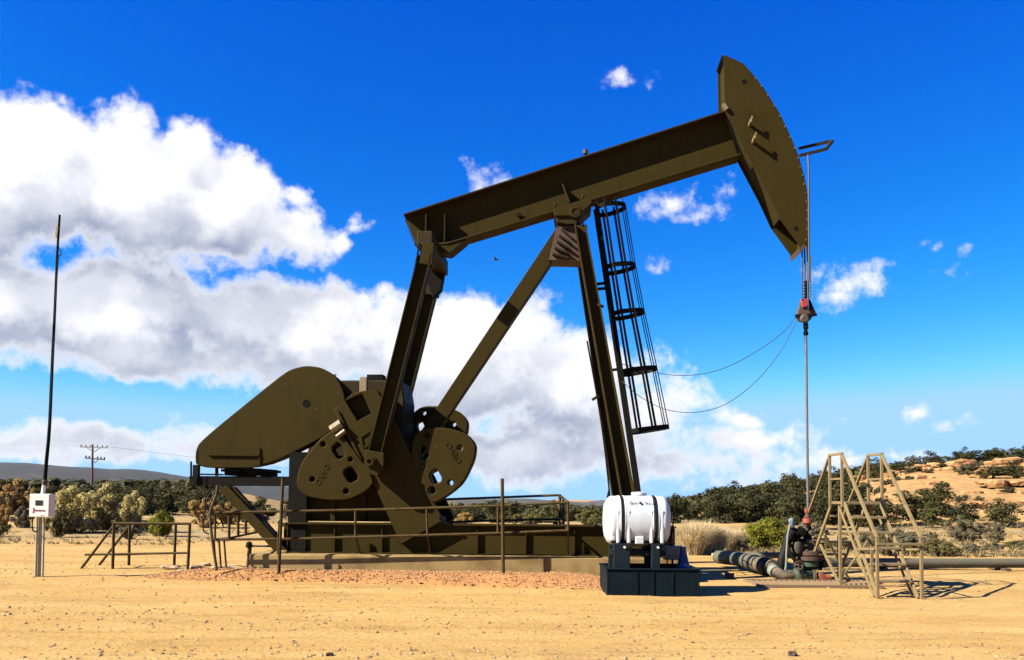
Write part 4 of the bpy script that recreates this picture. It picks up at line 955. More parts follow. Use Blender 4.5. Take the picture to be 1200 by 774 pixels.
# blue cone and injection pump
bc = W(800, 660, 14.2)
cone = thing('blue_funnel', 'dark blue plastic cone standing upside down in the tray', 'funnel', (bc.x, 14.15, .10))
k = MB(); zt = W(800, 641, 14.15).z - .10; k.lathe([(.20, 0), (.20, .02), (.165, .09), (.06, zt - .12), (.05, zt - .10), (.05, zt), (.03, zt)], (0, 0, 0), 'z', 24); k.build('cone', M['blue'], cone, True)
ip = thing('injection_pump', 'small grey pump box with a thin upright rod beside the white tank', 'pump box', (W(788, 650, 14.6).x, 14.6, 0))
za, zb_ = W(788, 656, 14.6).z, W(788, 640, 14.6).z
m = MB(); m.box(-.15, .17, -.12, .12, za, zb_); m.build('box', M['greybox'], ip, bevel=.012)
m = MB(); m.cyl((.0, 0, .1), (0, 0, za), .018, n=8); m.cyl((-.09, 0, .1), (-.09, 0, za), .012, n=8); m.build('stand', M['dark'], ip)
pr = [W(x, y, 14.6) - Vector((W(788, 650, 14.6).x, 14.6, 0)) for x, y in ((786, 640), (788, 620), (793, 582))]
m = MB(); m.tube([(p.x, 0, p.z) for p in pr], .012, 6); m.build('rod', M['dark'], ip)
m = MB(); m.lathe([(.02, -.05), (.03, -.03), (.03, .05), (.015, .08)], (pr[0].x + .02, 0, pr[0].z + .05), 'z', 10); m.bar((pr[2].x - .07, 0, pr[2].z + .03), (pr[2].x + .02, 0, pr[2].z), .02); m.bar((pr[0].x - .18, 0, pr[0].z + .06), (pr[0].x, 0, pr[0].z + .04), .03); m.build('fitting', M['rust'], ip)

# ------------------------------------------------------------------ meter station at left
MY = 15.9; mc = W(46, 677, MY)
ms = thing('meter_station', 'white meter box with small screen on pale conduit posts below a tall mast', 'meter box', (mc.x, MY, 0))
def mp_(px, py, y=0): p = W(px, py, MY + y); return Vector((p.x - mc.x, y, p.z))
a, b = mp_(35, 579, -.1), mp_(58, 606.5, -.1)
m = MB(); m.box(a.x, b.x, -.10, .09, b.z, a.z); bx = m.build('box', M['boxwhite'], ms, bevel=.01)
m = MB(); m.box(a.x + .01, b.x - .012, -.118, -.101, b.z + .01, a.z - .008); dr = m.build('box_door', M['boxwhite'], ms, bevel=.004)
p, q = mp_(41.5, 586.5, -.12), mp_(49.8, 592.5, -.12)
m = MB(); m.box(p.x, q.x, -.124, -.1185, q.z, p.z); m.build('screen', M['screen'], dr)
m = MB(); c = mp_(40, 598.3, -.12); s = .0157
for pa, pb in (((-1.0, 2.9), (-.2, .2)), ((-1.3, -3.0), (-.2, .2)), ((-.2, .2), (3, -.0))): m.bar((c.x + pa[0] * s, -.121, c.z + pa[1] * s), (c.x + pb[0] * s, -.121, c.z + pb[1] * s), .022, .004, up=(0, 1, 0)) if False else m.bar((c.x + pa[0] * s, -.121, c.z + pa[1] * s), (c.x + pb[0] * s, -.121, c.z + pb[1] * s), .005, .022)
m.build('logo_mark', M['magenta'], dr)
c = mp_(47.5, 598.7, -.12)
text('logo_text', 'XMERON', .042, .002, M['print'], dr, Matrix.Translation((c.x, -.121, c.z)) @ ROTX)
c = mp_(49.5, 604.3, -.12); text('small_text', 'xmeron', .02, .001, M['print'], dr, Matrix.Translation((c.x, -.1195, c.z)) @ ROTX)
for px, bx_, r, mt, yy in ((43.6, 41.8, .022, 'galv', .12), (47.6, 45.8, .030, 'galv', .16), (51.6, 50.0, .018, 'galv', .11)):
    k = MB(); k.tube([mp_(px, 606, yy), mp_(bx_, 678, yy)], r, 10); k.build('conduit_post', M[mt], ms, True)
k = MB(); k.tube([mp_(38.5, 607, 0), mp_(37.8, 614, 0), mp_(38.3, 621, 0), mp_(41.5, 623.5, .05), mp_(43.5, 622, .08)], .012, 6, 5); k.build('flex_cable', M['black'], ms, True)
k = MB(); k.tube([mp_(50, 580, 0), mp_(52, 567, 0)], .034, 10); k.build('mast_base', M['boxwhite'], ms, True)
k = MB(); p = mp_(52.3, 566, 0); k.lathe([(.03, -.05), (.05, -.03), (.05, .04), (.03, .06)], p, 'z', 10); k.build('mast_collar', M['rust'], ms, True)
k = MB(); k.tube([mp_(x, y, 0) for x, y in ((52.3, 568), (54.5, 540), (58, 500), (61.5, 420), (64.2, 365), (67, 300), (70, 252))], [.036, .02], 8, 3); mast = k.build('mast', M['dark'], ms, True)
k = MB(); k.tube([mp_(x, y, -.05) for x, y in ((69, 290), (71.3, 295), (70.8, 300), (68.5, 303), (66, 340), (63.5, 375), (62, 385), (63, 410), (61.5, 425), (59.5, 470), (57.5, 500))], .009, 6, 5); k.build('coax_cable', M['black'], mast, True)
k = MB(); p = mp_(67, 271, 0); k.prism([(p.x - .02, p.z - .12), (p.x + .02, p.z - .13), (p.x + .035, p.z + .05), (p.x + .03, p.z + .15), (p.x - .01, p.z + .1), (p.x - .03, p.z)], -.03, .03); k.build('antenna_bracket', M['tan'], mast, bevel=.008)

# ------------------------------------------------------------------ step railing at left
sr = thing('step_railing', 'free standing rusty pipe railing with sloping end braces on the sand', 'railing', (0, 0, 0))
Y0 = G(132, 667).y; Y1 = Y0 + .75
def sp2(n_, p, q, r=.028): k = MB(); k.tube([p, q], r, 8); k.build(n_, M['railbrown'], sr, True)
for Y, xs, dg in ((Y0, (133.5, 222.5), ((94, 666), (132.5, 617))), (Y1, (152, 206), ((113.5, 664), (152, 616)))):
    for x, bx_ in zip(xs, (132, 220) if Y == Y0 else (151, 204)):
        tp = W(x, 614, Y); sp2('post', W(bx_, 667 if Y == Y0 else 663.5, Y) - Vector((0, 0, .08)), tp, .032)
    sp2('top_rail', W(xs[0] - 1, 613.5, Y), W(xs[1] + 1, 614, Y)); sp2('mid_rail', W(xs[0] - (34 if Y == Y0 else 20), 650.3, Y), W(xs[1], 648.2, Y), .022)
    sp2('end_brace', W(*dg[0], Y) - Vector((0, 0, .04)), W(*dg[1], Y), .028)
sp2('cross_rail', W(133, 613.5, Y0), W(152, 614, Y1)); sp2('cross_rail', W(222, 614, Y0), W(206, 614, Y1)); sp2('cross_rail', W(221, 648.2, Y0), W(205, 648.2, Y1), .022); sp2('cross_rail', W(133, 650, Y0), W(152, 650, Y1), .022)

# flat stones beside it
def rock(name, loc, size, m, seed, lump=.25, label=None, cat=None, group=None, sub=2, rz=0):
    bm = bmesh.new(); bmesh.ops.create_icosphere(bm, subdivisions=sub, radius=1)
    for v in bm.verts:
        d = v.co.normalized(); n_ = noise.fractal((d.x * 1.3 + seed * 7.1, d.y * 1.3, d.z * 1.3), .8, 2, 4)
        q = Vector((math.copysign(abs(d.x) ** .6, d.x), math.copysign(abs(d.y) ** .6, d.y), math.copysign(abs(d.z) ** .5, d.z)))
        v.co = q * (.85 + lump * n_)
        v.co = Vector((v.co.x * size[0], v.co.y * size[1], v.co.z * size[2]))
    me = bpy.data.meshes.new(name); bm.to_mesh(me); bm.free(); me.materials.append(m)
    o = bpy.data.objects.new(name, me); col.objects.link(o); o.location = loc; o.rotation_euler = (0, 0, rz)
    return tag(o, label, cat, group)
for i, (px, py, sx, lab) in enumerate(((199, 667, .22, 'flat pale stone at the foot of the rusty railing'), (214, 672, .12, 'small stone in front of the railing end'), (229, 667, .17, 'flat stone between the railing and the conduit'), (240, 664, .15, 'brown flat stone left of the conduit foot'), (262, 667, .28, 'wide flat pale stone between the conduit and the slab'), (283, 670, .2, 'low flat stone at the left front corner of the slab'))):
    p = G(px, py); rock('flat_stone', (p.x, p.y, .03), (sx, sx * .7, .055), M['stone'], i + 3, .3, lab, 'stone', 'flat stones left of the slab')
for i, (px, py, sx, lab) in enumerate(((838, 653, .09, 'upright brown stone on the sand right of the tank'), (855, 678, .10, 'dark clod on the sand in front of the wrapped pipe'), (386, 770, .04, 'lone dark stone at the bottom of the sand'), (929, 770, .05, 'small dark stone at the front edge right of the tank'))):
    p = G(px, py); rock('stone', (p.x, p.y, sx * .4), (sx, sx, sx * .8), M['rust'] if i else M['stone'], i + 31, .4, lab, 'stone')

# ------------------------------------------------------------------ utility pole, wires, bird
UP = W(107.5, 585, 165)
up = thing('utility_pole', 'distant brown utility pole with two crossarms beyond the bushes', 'utility pole', (UP.x, 165, h1(UP.x, 165)))
zg = h1(UP.x, 165)
def upp(px, py): p = W(px, py, 165); return Vector((p.x - UP.x, 0, p.z - zg))
k = MB(); k.tube([(0, 0, -.5), upp(108.6, 521)], [.24, .17], 10); k.build('pole_shaft', M['polewood'], up, True)
for x0, y0, x1, y1, mt in ((94, 524, 126, 525, 'insul'), (100, 537, 123, 539, 'dark')):
    k = MB(); k.bar(upp(x0, y0), upp(x1, y1), .22, .26); arm = k.build('crossarm', M['polewood' if mt == 'dark' else 'insul'], up)
    for t in (.03, .2, .38, .62, .8, .97):
        p = upp(x0 + (x1 - x0) * t, y0 + (y1 - y0) * t); k = MB(); k.lathe([(.06, .1), (.14, .2), (.14, .42), (.06, .5)], p, 'z', 8); k.build('insulator', M['dark'] if mt == 'dark' else M['insul'], arm)
    k = MB(); k.bar(upp((x0 + x1) / 2, y0 + 6), upp(x0 + 7, y0 + .5), .08, .08); k.bar(upp((x0 + x1) / 2, y0 + 6), upp(x1 - 7, y0 + .5), .08, .08); k.build('arm_brace', M['dark'], up)
for px, py, q, lab in ((95, 522.5, (-330, 497), 'power line leaving the utility pole to the far left of the upper crossarm'), (125, 523.5, (520, 560), 'power line leaving the utility pole to the right')):
    a = W(px, py, 165); b = W(q[0], q[1], 165 + (60 if q[0] < 0 else 70)); k = MB(); mid = (a + b) / 2 - Vector((0, 0, 1.2)); k.tube([a, mid, b], .022, 4, 8); tag(k.build('power_line', M['insul'], None), lab, 'power line')
bd = W(581, 304.5, 30)
bird = thing('bird', 'tiny dark bird flying in the blue sky below the beam', 'bird', bd)
m = MB(); m.lathe([(.005, -.10), (.025, -.07), (.035, 0), (.028, .05), (.02, .07), (.024, .085), (.005, .11)], (0, 0, 0), 'x', 8); m.build('body', M['bird'], bird, True)
for s in (-1, 1): m = MB(); m.hexa([(-.03, 0, 0), (.04, 0, 0), (.04, 0, .008), (-.03, 0, .008)], [(-.06, s * .16, .05), (-.01, s * .16, .05), (-.01, s * .16, .053), (-.06, s * .16, .053)]); m.build('wing', M['bird'], bird)

# ------------------------------------------------------------------ vegetation
def clump_mesh(name, seed, clumps, n, size, m, up=.3, tri=False):
    r = random.Random(seed); tot = sum(c[3] ** 2 for c in clumps); v = []; f = []
    for cx, cy, cz, cr in clumps:
        k = int(n * cr * cr / tot)
        for _ in range(k):
            d = Vector((r.gauss(0, 1), r.gauss(0, 1), r.gauss(0, 1) + .25)).normalized(); rr = cr * (r.random() ** .4)
            p = Vector((cx, cy, cz)) + Vector((d.x, d.y, d.z * .85)) * rr
            if p.z < .02: p.z = .02 + r.random() * .1
            nrm = (d + Vector((r.gauss(0, .6), r.gauss(0, .6), r.gauss(0, .6) + up))).normalized()
            a = nrm.orthogonal().normalized(); b = nrm.cross(a); an = r.random() * 6.28
            a, b = a * math.cos(an) + b * math.sin(an), b * math.cos(an) - a * math.sin(an)
            s = size * (.6 + .8 * r.random()); i0 = len(v)
            v += [p + a * s, p + b * s * .55, p - a * s, p - b * s * .55]; f.append((i0, i0 + 1, i0 + 2, i0 + 3))
    me = bpy.data.meshes.new(name); me.from_pydata([tuple(q) for q in v], [], f); me.materials.append(m); return me
def limb_mesh(name, seed, clumps, m, r0, tz):
    r = random.Random(seed); mb = MB()
    mb.tube([(0, 0, -.25), (.03, .02, tz * .5), (.0, .03, tz)], [r0, r0 * .7], 7)
    for cx, cy, cz, cr in clumps:
        mb.tube([(0, .02, tz * (.3 + .6 * r.random())), (cx * .5 + r.gauss(0, .05), cy * .5, cz * .55 + .1), (cx, cy, cz)], [r0 * .5, r0 * .12], 5, 3)
    return mb.mesh(name, m)
def juniper_variant(seed, m):
    r = random.Random(seed); cl = []
    for _ in range(15):
        a = r.random() * 6.28; q = r.random() ** .6; hz = .08 + .66 * r.random(); wd = .40 * math.sqrt(max(.1, 1 - ((hz - .34) / .60) ** 2))
        cl.append((math.cos(a) * q * wd, math.sin(a) * q * wd, hz, .10 + .10 * r.random()))
    cl += [(r.gauss(0, .06), r.gauss(0, .06), .80, .12), (0, 0, .45, .24), (.12, .1, .14, .2), (-.14, -.1, .15, .2), (0, -.18, .13, .16)]
    return clump_mesh('crown', seed, cl, 2600, .030, m), limb_mesh('trunk', seed, cl[:7], M['bark'], .032, .35)
JV = [juniper_variant(100 + i, M['juniper'] if i % 3 else M['juniper2']) for i in range(8)]
def place(name, var, x, y, sx, sz, label, cat, group=None, rz=None, parts=('crown', 'trunk'), z=None):
    o = thing(name, label, cat, (x, y, (h1(x, y) if z is None else z) - .04), rng.random() * 6.28 if rz is None else rz, group)
    for pn, me in zip(parts, var):
        if me is None: continue
        c = bpy.data.objects.new(pn, me); col.objects.link(c); c.parent = o; c.scale = (sx, sx, sz)
    return o
def jun(px, top, hwpx, D, label, group=None, var=None):
    p = W(px, top, D); x = p.x; z = h1(x, D); sz = max(1.2, (p.z - z) / .90); sx = hwpx * D / 1000 / .46
    sx = max(sx, sz * .55)
    return place('juniper', var or JV[rng.randrange(8)], x, D, sx, sz, label, 'tree', group)
HJ = 'junipers on the rocky hillside'
named = [
 (1145, 527, 28, 97, 'juniper on the crest left of the last treetop, broad and dark above the ledge'), (1190, 524, 25, 94, 'tall juniper on the hill crest near the right edge of the photo'),
 (1100, 536, 22, 99, 'rounded dark juniper standing alone on the crest above the stile'), (1060, 540, 26, 103, 'juniper on the skyline just right of the stile handrails'),
 (1163, 546, 25, 76, 'wide juniper on the bare slope right of the sandy patch'), (1188, 551, 22, 74, 'juniper touching the wide one on the bare slope'),
 (1072, 572, 30, 50, 'large dark juniper at the hill foot right of the stile'), (1102, 568, 27, 55, 'juniper behind the large dark one at the hill foot'), (1092, 586, 26, 47, 'low juniper in front of the dark hill foot group'),
 (1130, 579, 22, 49, 'ragged olive juniper at the hill foot between two dark ones'), (1180, 582, 28, 48, 'dense juniper at the hill foot near the right edge'),
 (1035, 583, 27, 49, 'juniper seen through the stile handrail on the right'), (1008, 586, 26, 47, 'juniper seen between the two handrails of the stile'),
 (1066, 551, 12, 88, 'small juniper on the upper sandy slope right of the stile'), (1105, 551, 11, 88, 'shrubby juniper under the ledge on the upper slope'),
 (790, 577, 20, 46, 'pale green open juniper just right of the white tank'), (815, 582, 20, 50, 'dark juniper behind the dry grass clump'),
 (1026, 573, 8, 82, 'tiny round juniper on the sandy slope between the handrails')]
for a in named: jun(a[0], a[1], a[2], a[3], a[4])
gj = 'junipers crowding the left slope of the hill'
for k in range(95):
    D = 43 + 75 * rng.random(); px = 835 + 190 * rng.random() ** 1.0
    if D > 68 and px > 975 and rng.random() < .75: continue
    if 60 < D < 85 and 935 < px < 1110: continue
    hm = 1.7 + 1.3 * rng.random(); x = (px - 600) / 1000 * D
    place('juniper', JV[rng.randrange(8)], x, D, hm * (.9 + .4 * rng.random()), hm, 'dark olive juniper in the %s row of the hill scrub, %s the polished rod' % ('front' if D < 58 else 'middle' if D < 85 else 'back', 'left of' if px < 945 else 'right of'), 'tree', gj)
for k in range(26):
    D = 92 + 14 * rng.random(); px = 960 + 330 * rng.random(); hm = 1.6 + 1.2 * rng.random(); x = (px - 600) / 1000 * D
    place('juniper', JV[rng.randrange(8)], x, D, hm * 1.15, hm, 'small juniper on the hill skyline, ' + ('seen through the stile' if px < 1085 else 'right of the stile under the tall crest trees'), 'tree', 'junipers along the hill crest')
for k in range(40):
    D = 55 + 120 * rng.random() ** 1.2; px = 505 + 310 * rng.random(); hm = 1.4 + 1.2 * rng.random(); x = (px - 600) / 1000 * D
    place('juniper', JV[rng.randrange(8)], x, D, hm * 1.1, hm, 'low juniper on the plain behind the skid, ' + ('left of the tall railing post' if px < 589 else 'between the tall post and the samson legs' if px < 705 else 'behind and right of the white tank'), 'tree', 'junipers on the plain behind the pump')
for k in range(46):
    D = 75 + 110 * rng.random(); px = -10 + 250 * rng.random(); hm = 1.0 + 1.0 * rng.random(); x = (px - 600) / 1000 * D
    place('juniper', JV[rng.randrange(8)], x, D, hm * 1.2, hm, 'dark juniper on the far left plain, %s of the utility pole, %s' % ('left' if px < 108 else 'right', 'nearer ones' if D < 120 else 'distant ones'), 'tree', 'junipers on the plain behind the left bushes')
for k in range(20):
    D = 54 + 22 * rng.random(); px = 118 + 125 * rng.random(); hm = 1.9 + .7 * rng.random(); x = (px - 600) / 1000 * D
    place('juniper', JV[rng.randrange(8)], x, D, hm * 1.5, hm, 'broad dark juniper massed between the rabbitbrush and the belt guard', 'tree', 'junipers massed behind the rabbitbrush')
for k in range(10):
    D = 55 + 22 * rng.random(); px = 255 + 95 * rng.random(); hm = 1.4 + .6 * rng.random(); x = (px - 600) / 1000 * D
    place('juniper', JV[rng.randrange(8)], x, D, hm * 1.4, hm, 'dark juniper seen beneath the motor platform', 'tree', 'junipers beneath the motor platform')
def woodland():
    r = random.Random(5); v = []; f = []
    def tree(x, y, h):
        z = h1(x, y)
        for _ in range(26):
            d = Vector((r.gauss(0, 1), r.gauss(0, 1), r.gauss(0, 1))).normalized()
            p = Vector((x, y, z + h * .5)) + Vector((d.x * h * .55, d.y * h * .55, d.z * h * .5)) * r.random() ** .4
            n_ = (d + Vector((0, 0, .4))).normalized(); a = n_.orthogonal().normalized(); b = n_.cross(a); s = h * .2; i = len(v)
            v.extend([p + a * s, p + b * s, p - a * s, p - b * s]); f.append((i, i + 1, i + 2, i + 3))
    for _ in range(2600):
        D = 130 * (8 ** r.random()); px = -150 + 420 * r.random() if r.random() < .42 else 480 + 420 * r.random()
        tree((px - 600) / 1000 * D, D, 1.5 + 1.7 * r.random())
    for _ in range(500):
        D = 110 + 120 * r.random(); px = 820 + 600 * r.random(); tree((px - 600) / 1000 * D, D, 1.6 + 1.2 * r.random())
    me = bpy.data.meshes.new('woodland'); me.from_pydata([tuple(q) for q in v], [], f); me.materials.append(M['juniper'])
    o = bpy.data.objects.new('woodland', me); col.objects.link(o); tag(o, 'far dark juniper woodland covering the plain', 'woodland', None, 'stuff')
woodland()

def bush_variant(seed, m, n=8500, size=.022, tall=.8, lobes=30, mtwig='twig'):
    r = random.Random(seed); cl = []
    for _ in range(lobes):
        a = r.random() * 6.28; q = .44 * r.random() ** .6; hz = .10 + (tall - .16) * r.random() ** .8 * (1 - q * .75)
        cl.append((math.cos(a) * q, math.sin(a) * q, hz, .055 + .085 * r.random()))
    cl += [(0, 0, tall - .12, .12), (0, 0, .3, .22)]
    if lobes > 40: cl = [(x * .85, y * .85, z, c + .07) for x, y, z, c in cl]
    mb = MB()
    for c in cl:
        for _ in range(3): mb.tube([(r.gauss(0, .05), r.gauss(0, .05), -.05), (c[0] * .6 + r.gauss(0, .04), c[1] * .6, c[2] * .5), (c[0] + r.gauss(0, .05), c[1] + r.gauss(0, .05), c[2] + .05)], [.010, .004], 4, 2)
    return clump_mesh('foliage', seed, cl, n, size, m, .5), mb.mesh('stems', M[mtwig])
def blade_variant(seed, m, n=1500, h=1.0, spread=.5, wd=.007):
    r = random.Random(seed); v = []; f = []
    for _ in range(n):
        a = r.random() * 6.28; q = .22 * r.random() ** .5; l = h * (.45 + .55 * r.random()); o = spread * r.random() ** .7
        b = Vector((math.cos(a) * q, math.sin(a) * q, 0)); a2 = a + r.gauss(0, .5)
        mid = b + Vector((math.cos(a2) * o * .35, math.sin(a2) * o * .35, l * .6)); t = b + Vector((math.cos(a2) * o, math.sin(a2) * o, l * (1 - .35 * o)))
        s = Vector((-math.sin(a2 + r.gauss(0, .8)), math.cos(a2), 0)).normalized() * wd; i = len(v)
        v += [b - s, b + s, mid + s * .8, mid - s * .8, t]; f += [(i, i + 1, i + 2, i + 3), (i + 3, i + 2, i + 4)]
        if r.random() < .6:
            q_ = mid.lerp(t, .4) ; e = q_ + Vector((r.gauss(0, .05), r.gauss(0, .05), .07)); i = len(v); v += [q_ - s * .5, q_ + s * .5, e]; f.append((i, i + 1, i + 2))
    me = bpy.data.meshes.new('blades'); me.from_pydata([tuple(q) for q in v], [], f); me.materials.append(m); return me
BV = {k: [bush_variant(200 + i * 7 + j, M[k], n=15000 if k == 'greenbush' else 8500, lobes=46 if k == 'greenbush' else 30) for j in range(2)] for i, k in enumerate(('rabbit', 'rabbitlow', 'willow', 'yellow', 'greenbush', 'sage', 'juniper2'))}
def bush(kind, px, top, base, hwpx, label, name='shrub', group=None, D=None, z=None):
    if D is None:
        D = 30.0
        for _ in range(12):
            d = ray(px, base); x = d.x / d.y * D; zz = h1(x, D); D = max(18, min(140, (zz - CAM.z) * d.y / d.z)) if d.z < -.002 else 140
    p = W(px, top, D); x = p.x; z = h1(x, D); sz = max(.2, (p.z - z) / .77); sx = hwpx * D / 1000 / .48
    return place(name, BV[kind][rng.randrange(2)], x, D, sx, sz, label, 'bush', group, None, ('foliage', 'stems'))
bush('rabbit', 86, 568, 622, 30, 'large pale yellow rabbitbrush right behind the meter box', D=33)
bush('rabbit', 127, 566, 621, 29, 'tallest pale yellow rabbitbrush in the left clump', D=35)
bush('rabbit', 159, 574, 619, 20, 'right end rabbitbrush of the left clump', D=34)
bush('rabbit', 108, 574, 620, 22, 'rabbitbrush filling the middle of the left clump', D=36)
bush('rabbitlow', 68, 598, 628, 16, 'low green bush at the foot of the rabbitbrush beside the meter post', D=30)
bush('greenbush', 190, 599, 624, 15, 'small green bush behind the rusty railing', D=31)
bush('willow', 22, 560, 600, 26, 'tall orange autumn bush at the far left behind the meter box', D=52)
bush('willow', -5, 566, 600, 20, 'orange autumn bush cut by the left edge of the photo', D=50)
bush('willow', 76, 570, 600, 10, 'small orange bush peeping above the rabbitbrush', D=60)
bush('sage', 26, 592, 617, 14, 'grey sagebrush between the orange bush and the meter box', D=36)
bush('willow', 4, 590, 621, 12, 'brown olive bush at the left edge', D=33)
bush('rabbitlow', 0, 611, 625, 9, 'low grey green tuft at the left edge', D=30)
bush('willow', 243, 582, 620, 24, 'orange bush below the motor platform', D=38)
bush('willow', 268, 588, 618, 18, 'rust coloured bush beneath the belt guard', D=41)
bush('juniper2', 300, 588, 616, 22, 'dark olive bush seen through the platform braces', D=45)
bush('rabbitlow', 150, 606, 618, 14, 'pale low scrub behind the railing', D=37)
bush('sage', 152, 612, 630, 12, 'grey twiggy shrub between the railing posts', D=29)
bush('yellow', 528, 587, 612, 9, 'bright yellow bush just right of the counterweight', D=75)
bush('yellow', 545, 600, 618, 13, 'yellow bush behind the skid left of the tall post', D=55)
bush('yellow', 700, 608, 618, 6, 'tiny pale yellow shrub left of the white tank', D=60)
bush('rabbitlow', 690, 597, 620, 16, 'olive bush between the railing end and the white tank', D=48)
bush('rabbitlow', 620, 596, 616, 20, 'olive bush seen through the railing', D=62)
bush('greenbush', 901, 607, 642, 27, 'rounded bright green bush left of the wellhead', D=26.0)
bush('sage', 857, 622, 646, 20, 'dry grey brown shrub between the grass clump and the green bush', D=26)
bush('sage', 1125, 603, 640, 16, 'bare grey shrub standing in the grass below the hill', D=36)
bush('sage', 1068, 622, 650, 22, 'grey sagebrush just right of the stile', D=25)
for i, (px, t, b, hw_) in enumerate(((1100, 632, 652, 20), (1140, 636, 652, 18), (1165, 634, 650, 12), (1190, 632, 652, 14), (1215, 634, 655, 16), (1120, 640, 655, 12), (990, 628, 650, 16), (1020, 630, 652, 16))):
    bush('sage' if i % 3 else 'rabbitlow', px, t, b, hw_, 'low sagebrush along the back of the grey pipe', 'shrub', 'sagebrush behind the grey pipe', 24 + (i % 4))
for i in range(30):
    px = 955 + 290 * rng.random(); D = 23.5 + 16 * rng.random() ** 1.5; x = (px - 600) / 1000 * D
    h_ = .35 + .4 * rng.random()
    place('shrub', BV['sage' if i % 3 else 'rabbitlow'][i % 2], x, D, h_ * 1.3, h_, 'low grey sagebrush in the flat below the hill, ' + ('seen through the stile' if px < 1076 else 'right of the stile'), 'bush', 'sagebrush below the rocky hill', None, ('foliage', 'stems'))
for i in range(42):
    px = 945 + 300 * rng.random(); D = 56 + 36 * rng.random(); x = (px - 600) / 1000 * D; h_ = .5 + .7 * rng.random()
    place('shrub', BV['juniper2' if i % 3 else 'sage'][i % 2], x, D, h_ * 1.4, h_, 'small shrub dotted over the bare rocky slope, ' + ('behind the stile' if px < 1060 else 'above the hill foot junipers' if D > 68 else 'among the hill foot junipers'), 'bush', 'shrubs on the rocky slope', None, ('foliage', 'stems'))
GV = [blade_variant(300 + i, M['straw']) for i in range(3)]
def tuft(px, base, top, hwpx, D, label, group=None):
    p = W(px, top, D); x = p.x; z = h1(x, D); sz = (p.z - z) / .9; sx = hwpx * D / 1000 / .52
    o = thing('grass_clump', label, 'grass clump', (x, D, z - .02), rng.random() * 6.28, group)
    c = bpy.data.objects.new('blades', GV[rng.randrange(3)]); col.objects.link(c); c.parent = o; c.scale = (sx, sx, sz)
tuft(812, 650, 609, 27, 23.2, 'tall pale dry grass clump right of the white tank')
tuft(838, 650, 613, 18, 24.0, 'dry grass clump behind the wrapped pipe end')
tuft(797, 648, 618, 14, 24.5, 'pale grass partly behind the white tank')
tuft(823, 651, 607, 24, 23.8, 'widest pale dry bush of grass between the tank and the wrapped pipe')
tuft(850, 648, 617, 18, 25.2, 'dry grass clump just left of the low grey brown shrub')
tuft(868, 646, 618, 14, 27, 'thin dry grass left of the green bush')
def groundcover():
    r = random.Random(9); v = []; f = []
    def t(x, y, s, n):
        z = h1(x, y)
        for _ in range(n):
            a = r.random() * 6.28; l = s * (.5 + r.random()); o = Vector((math.cos(a), math.sin(a), 0)); b = Vector((x, y, z - .02)) + o * s * .3 * r.random(); e = b + o * l * 1.0 + Vector((0, 0, l)); w_ = Vector((-o.y, o.x, 0)) * s * .10; i = len(v)
            v.extend([b - w_, b + w_, e]); f.append((i, i + 1, i + 2))
    for _ in range(5200):
        y = 23 + 45 * r.random() ** 1.3; px = 770 + 520 * r.random(); x = (px - 600) / 1000 * y
        if y < 24 and px < 860: continue
        if noise.noise((x * .35, y * .35, 2)) < -.12: continue
        t(x, y, .05 + .13 * r.random(), 12)
    for _ in range(3200):
        y = 26 + 50 * r.random() ** 1.3; px = -60 + 420 * r.random(); x = (px - 600) / 1000 * y
        if noise.noise((x * .3, y * .3, 2)) < .0: continue
        t(x, y, .05 + .10 * r.random(), 9)
    me = bpy.data.meshes.new('grass'); me.from_pydata([tuple(q) for q in v], [], f); me.materials.append(M['sage']); me.materials.append(M['drygrass'])
    for i, p in enumerate(me.polygons): p.material_index = 1 if (i // 12) % 3 else 0
    o = bpy.data.objects.new('grass', me); col.objects.link(o); tag(o, 'dry desert grass and low scrub beyond the yard', 'grass', None, 'stuff')
groundcover()

# rock ledges on the hill
def slab_mesh(seed, sx, sy, sz):
    r = random.Random(seed); n = 15; rings = []
    for z, k in ((-.6, .80), (.0, .98), (.34, 1.0), (.5, .84)):
        ring = []
        for q in range(n):
            a = 2 * math.pi * q / n; e = .72
            rad = k * (.78 + .34 * noise.noise((math.cos(a) * 1.4 + seed * 3.3, math.sin(a) * 1.4, 0)) + r.gauss(0, .035))
            c, s_ = math.cos(a), math.sin(a)
            ring.append((math.copysign(abs(c) ** e, c) * sx * rad, math.copysign(abs(s_) ** e, s_) * sy * rad, sz * (z + r.gauss(0, .05))))
        rings.append(ring)
    v = sum(rings, []); f = [(i * n + k, i * n + (k + 1) % n, (i + 1) * n + (k + 1) % n, (i + 1) * n + k) for i in range(3) for k in range(n)] + [tuple(3 * n + k for k in range(n))]
    mb = MB(); mb.add(v, f); return mb.mesh('rock_slab', M['ledge'])
LE = [(1150, 547, 88, 4.2, .9, 'long broken ledge under the highest crest junipers'), (1190, 545, 86, 4.0, .9, 'ledge at the top right where the hill leaves the photo'), (1112, 551, 90, 3.2, .8, 'ledge below the lone round crest juniper'), (1082, 555, 92, 2.6, .7, 'ledge on the crest just right of the stile handrail top'),
 (1050, 560, 93, 2.4, .6, 'small ledge seen beside the right handrail'), (1200, 562, 78, 3.0, .7, 'ledge right of the wide slope juniper at the photo edge'), (1148, 584, 64, 2.4, .5, 'low ledge above the ragged olive juniper'), (1185, 574, 68, 2.6, .6, 'ledge below the wide slope juniper'),
 (1165, 594, 57, 1.6, .4, 'pale ledge between two dark junipers at the hill foot'), (1020, 564, 95, 2.2, .5, 'ledge seen between the stile handrails'), (850, 590, 84, 2.6, .5, 'isolated pale ledge in the scrub left of the wellhead'), (1125, 563, 84, 2.0, .5, 'ledge in the middle of the bare slope'), (905, 586, 88, 1.6, .4, 'small pale ledge in the scrub above the green bush'), (1135, 612, 46, 1.0, .25, 'knee high ledge at the foot of the ragged juniper')]
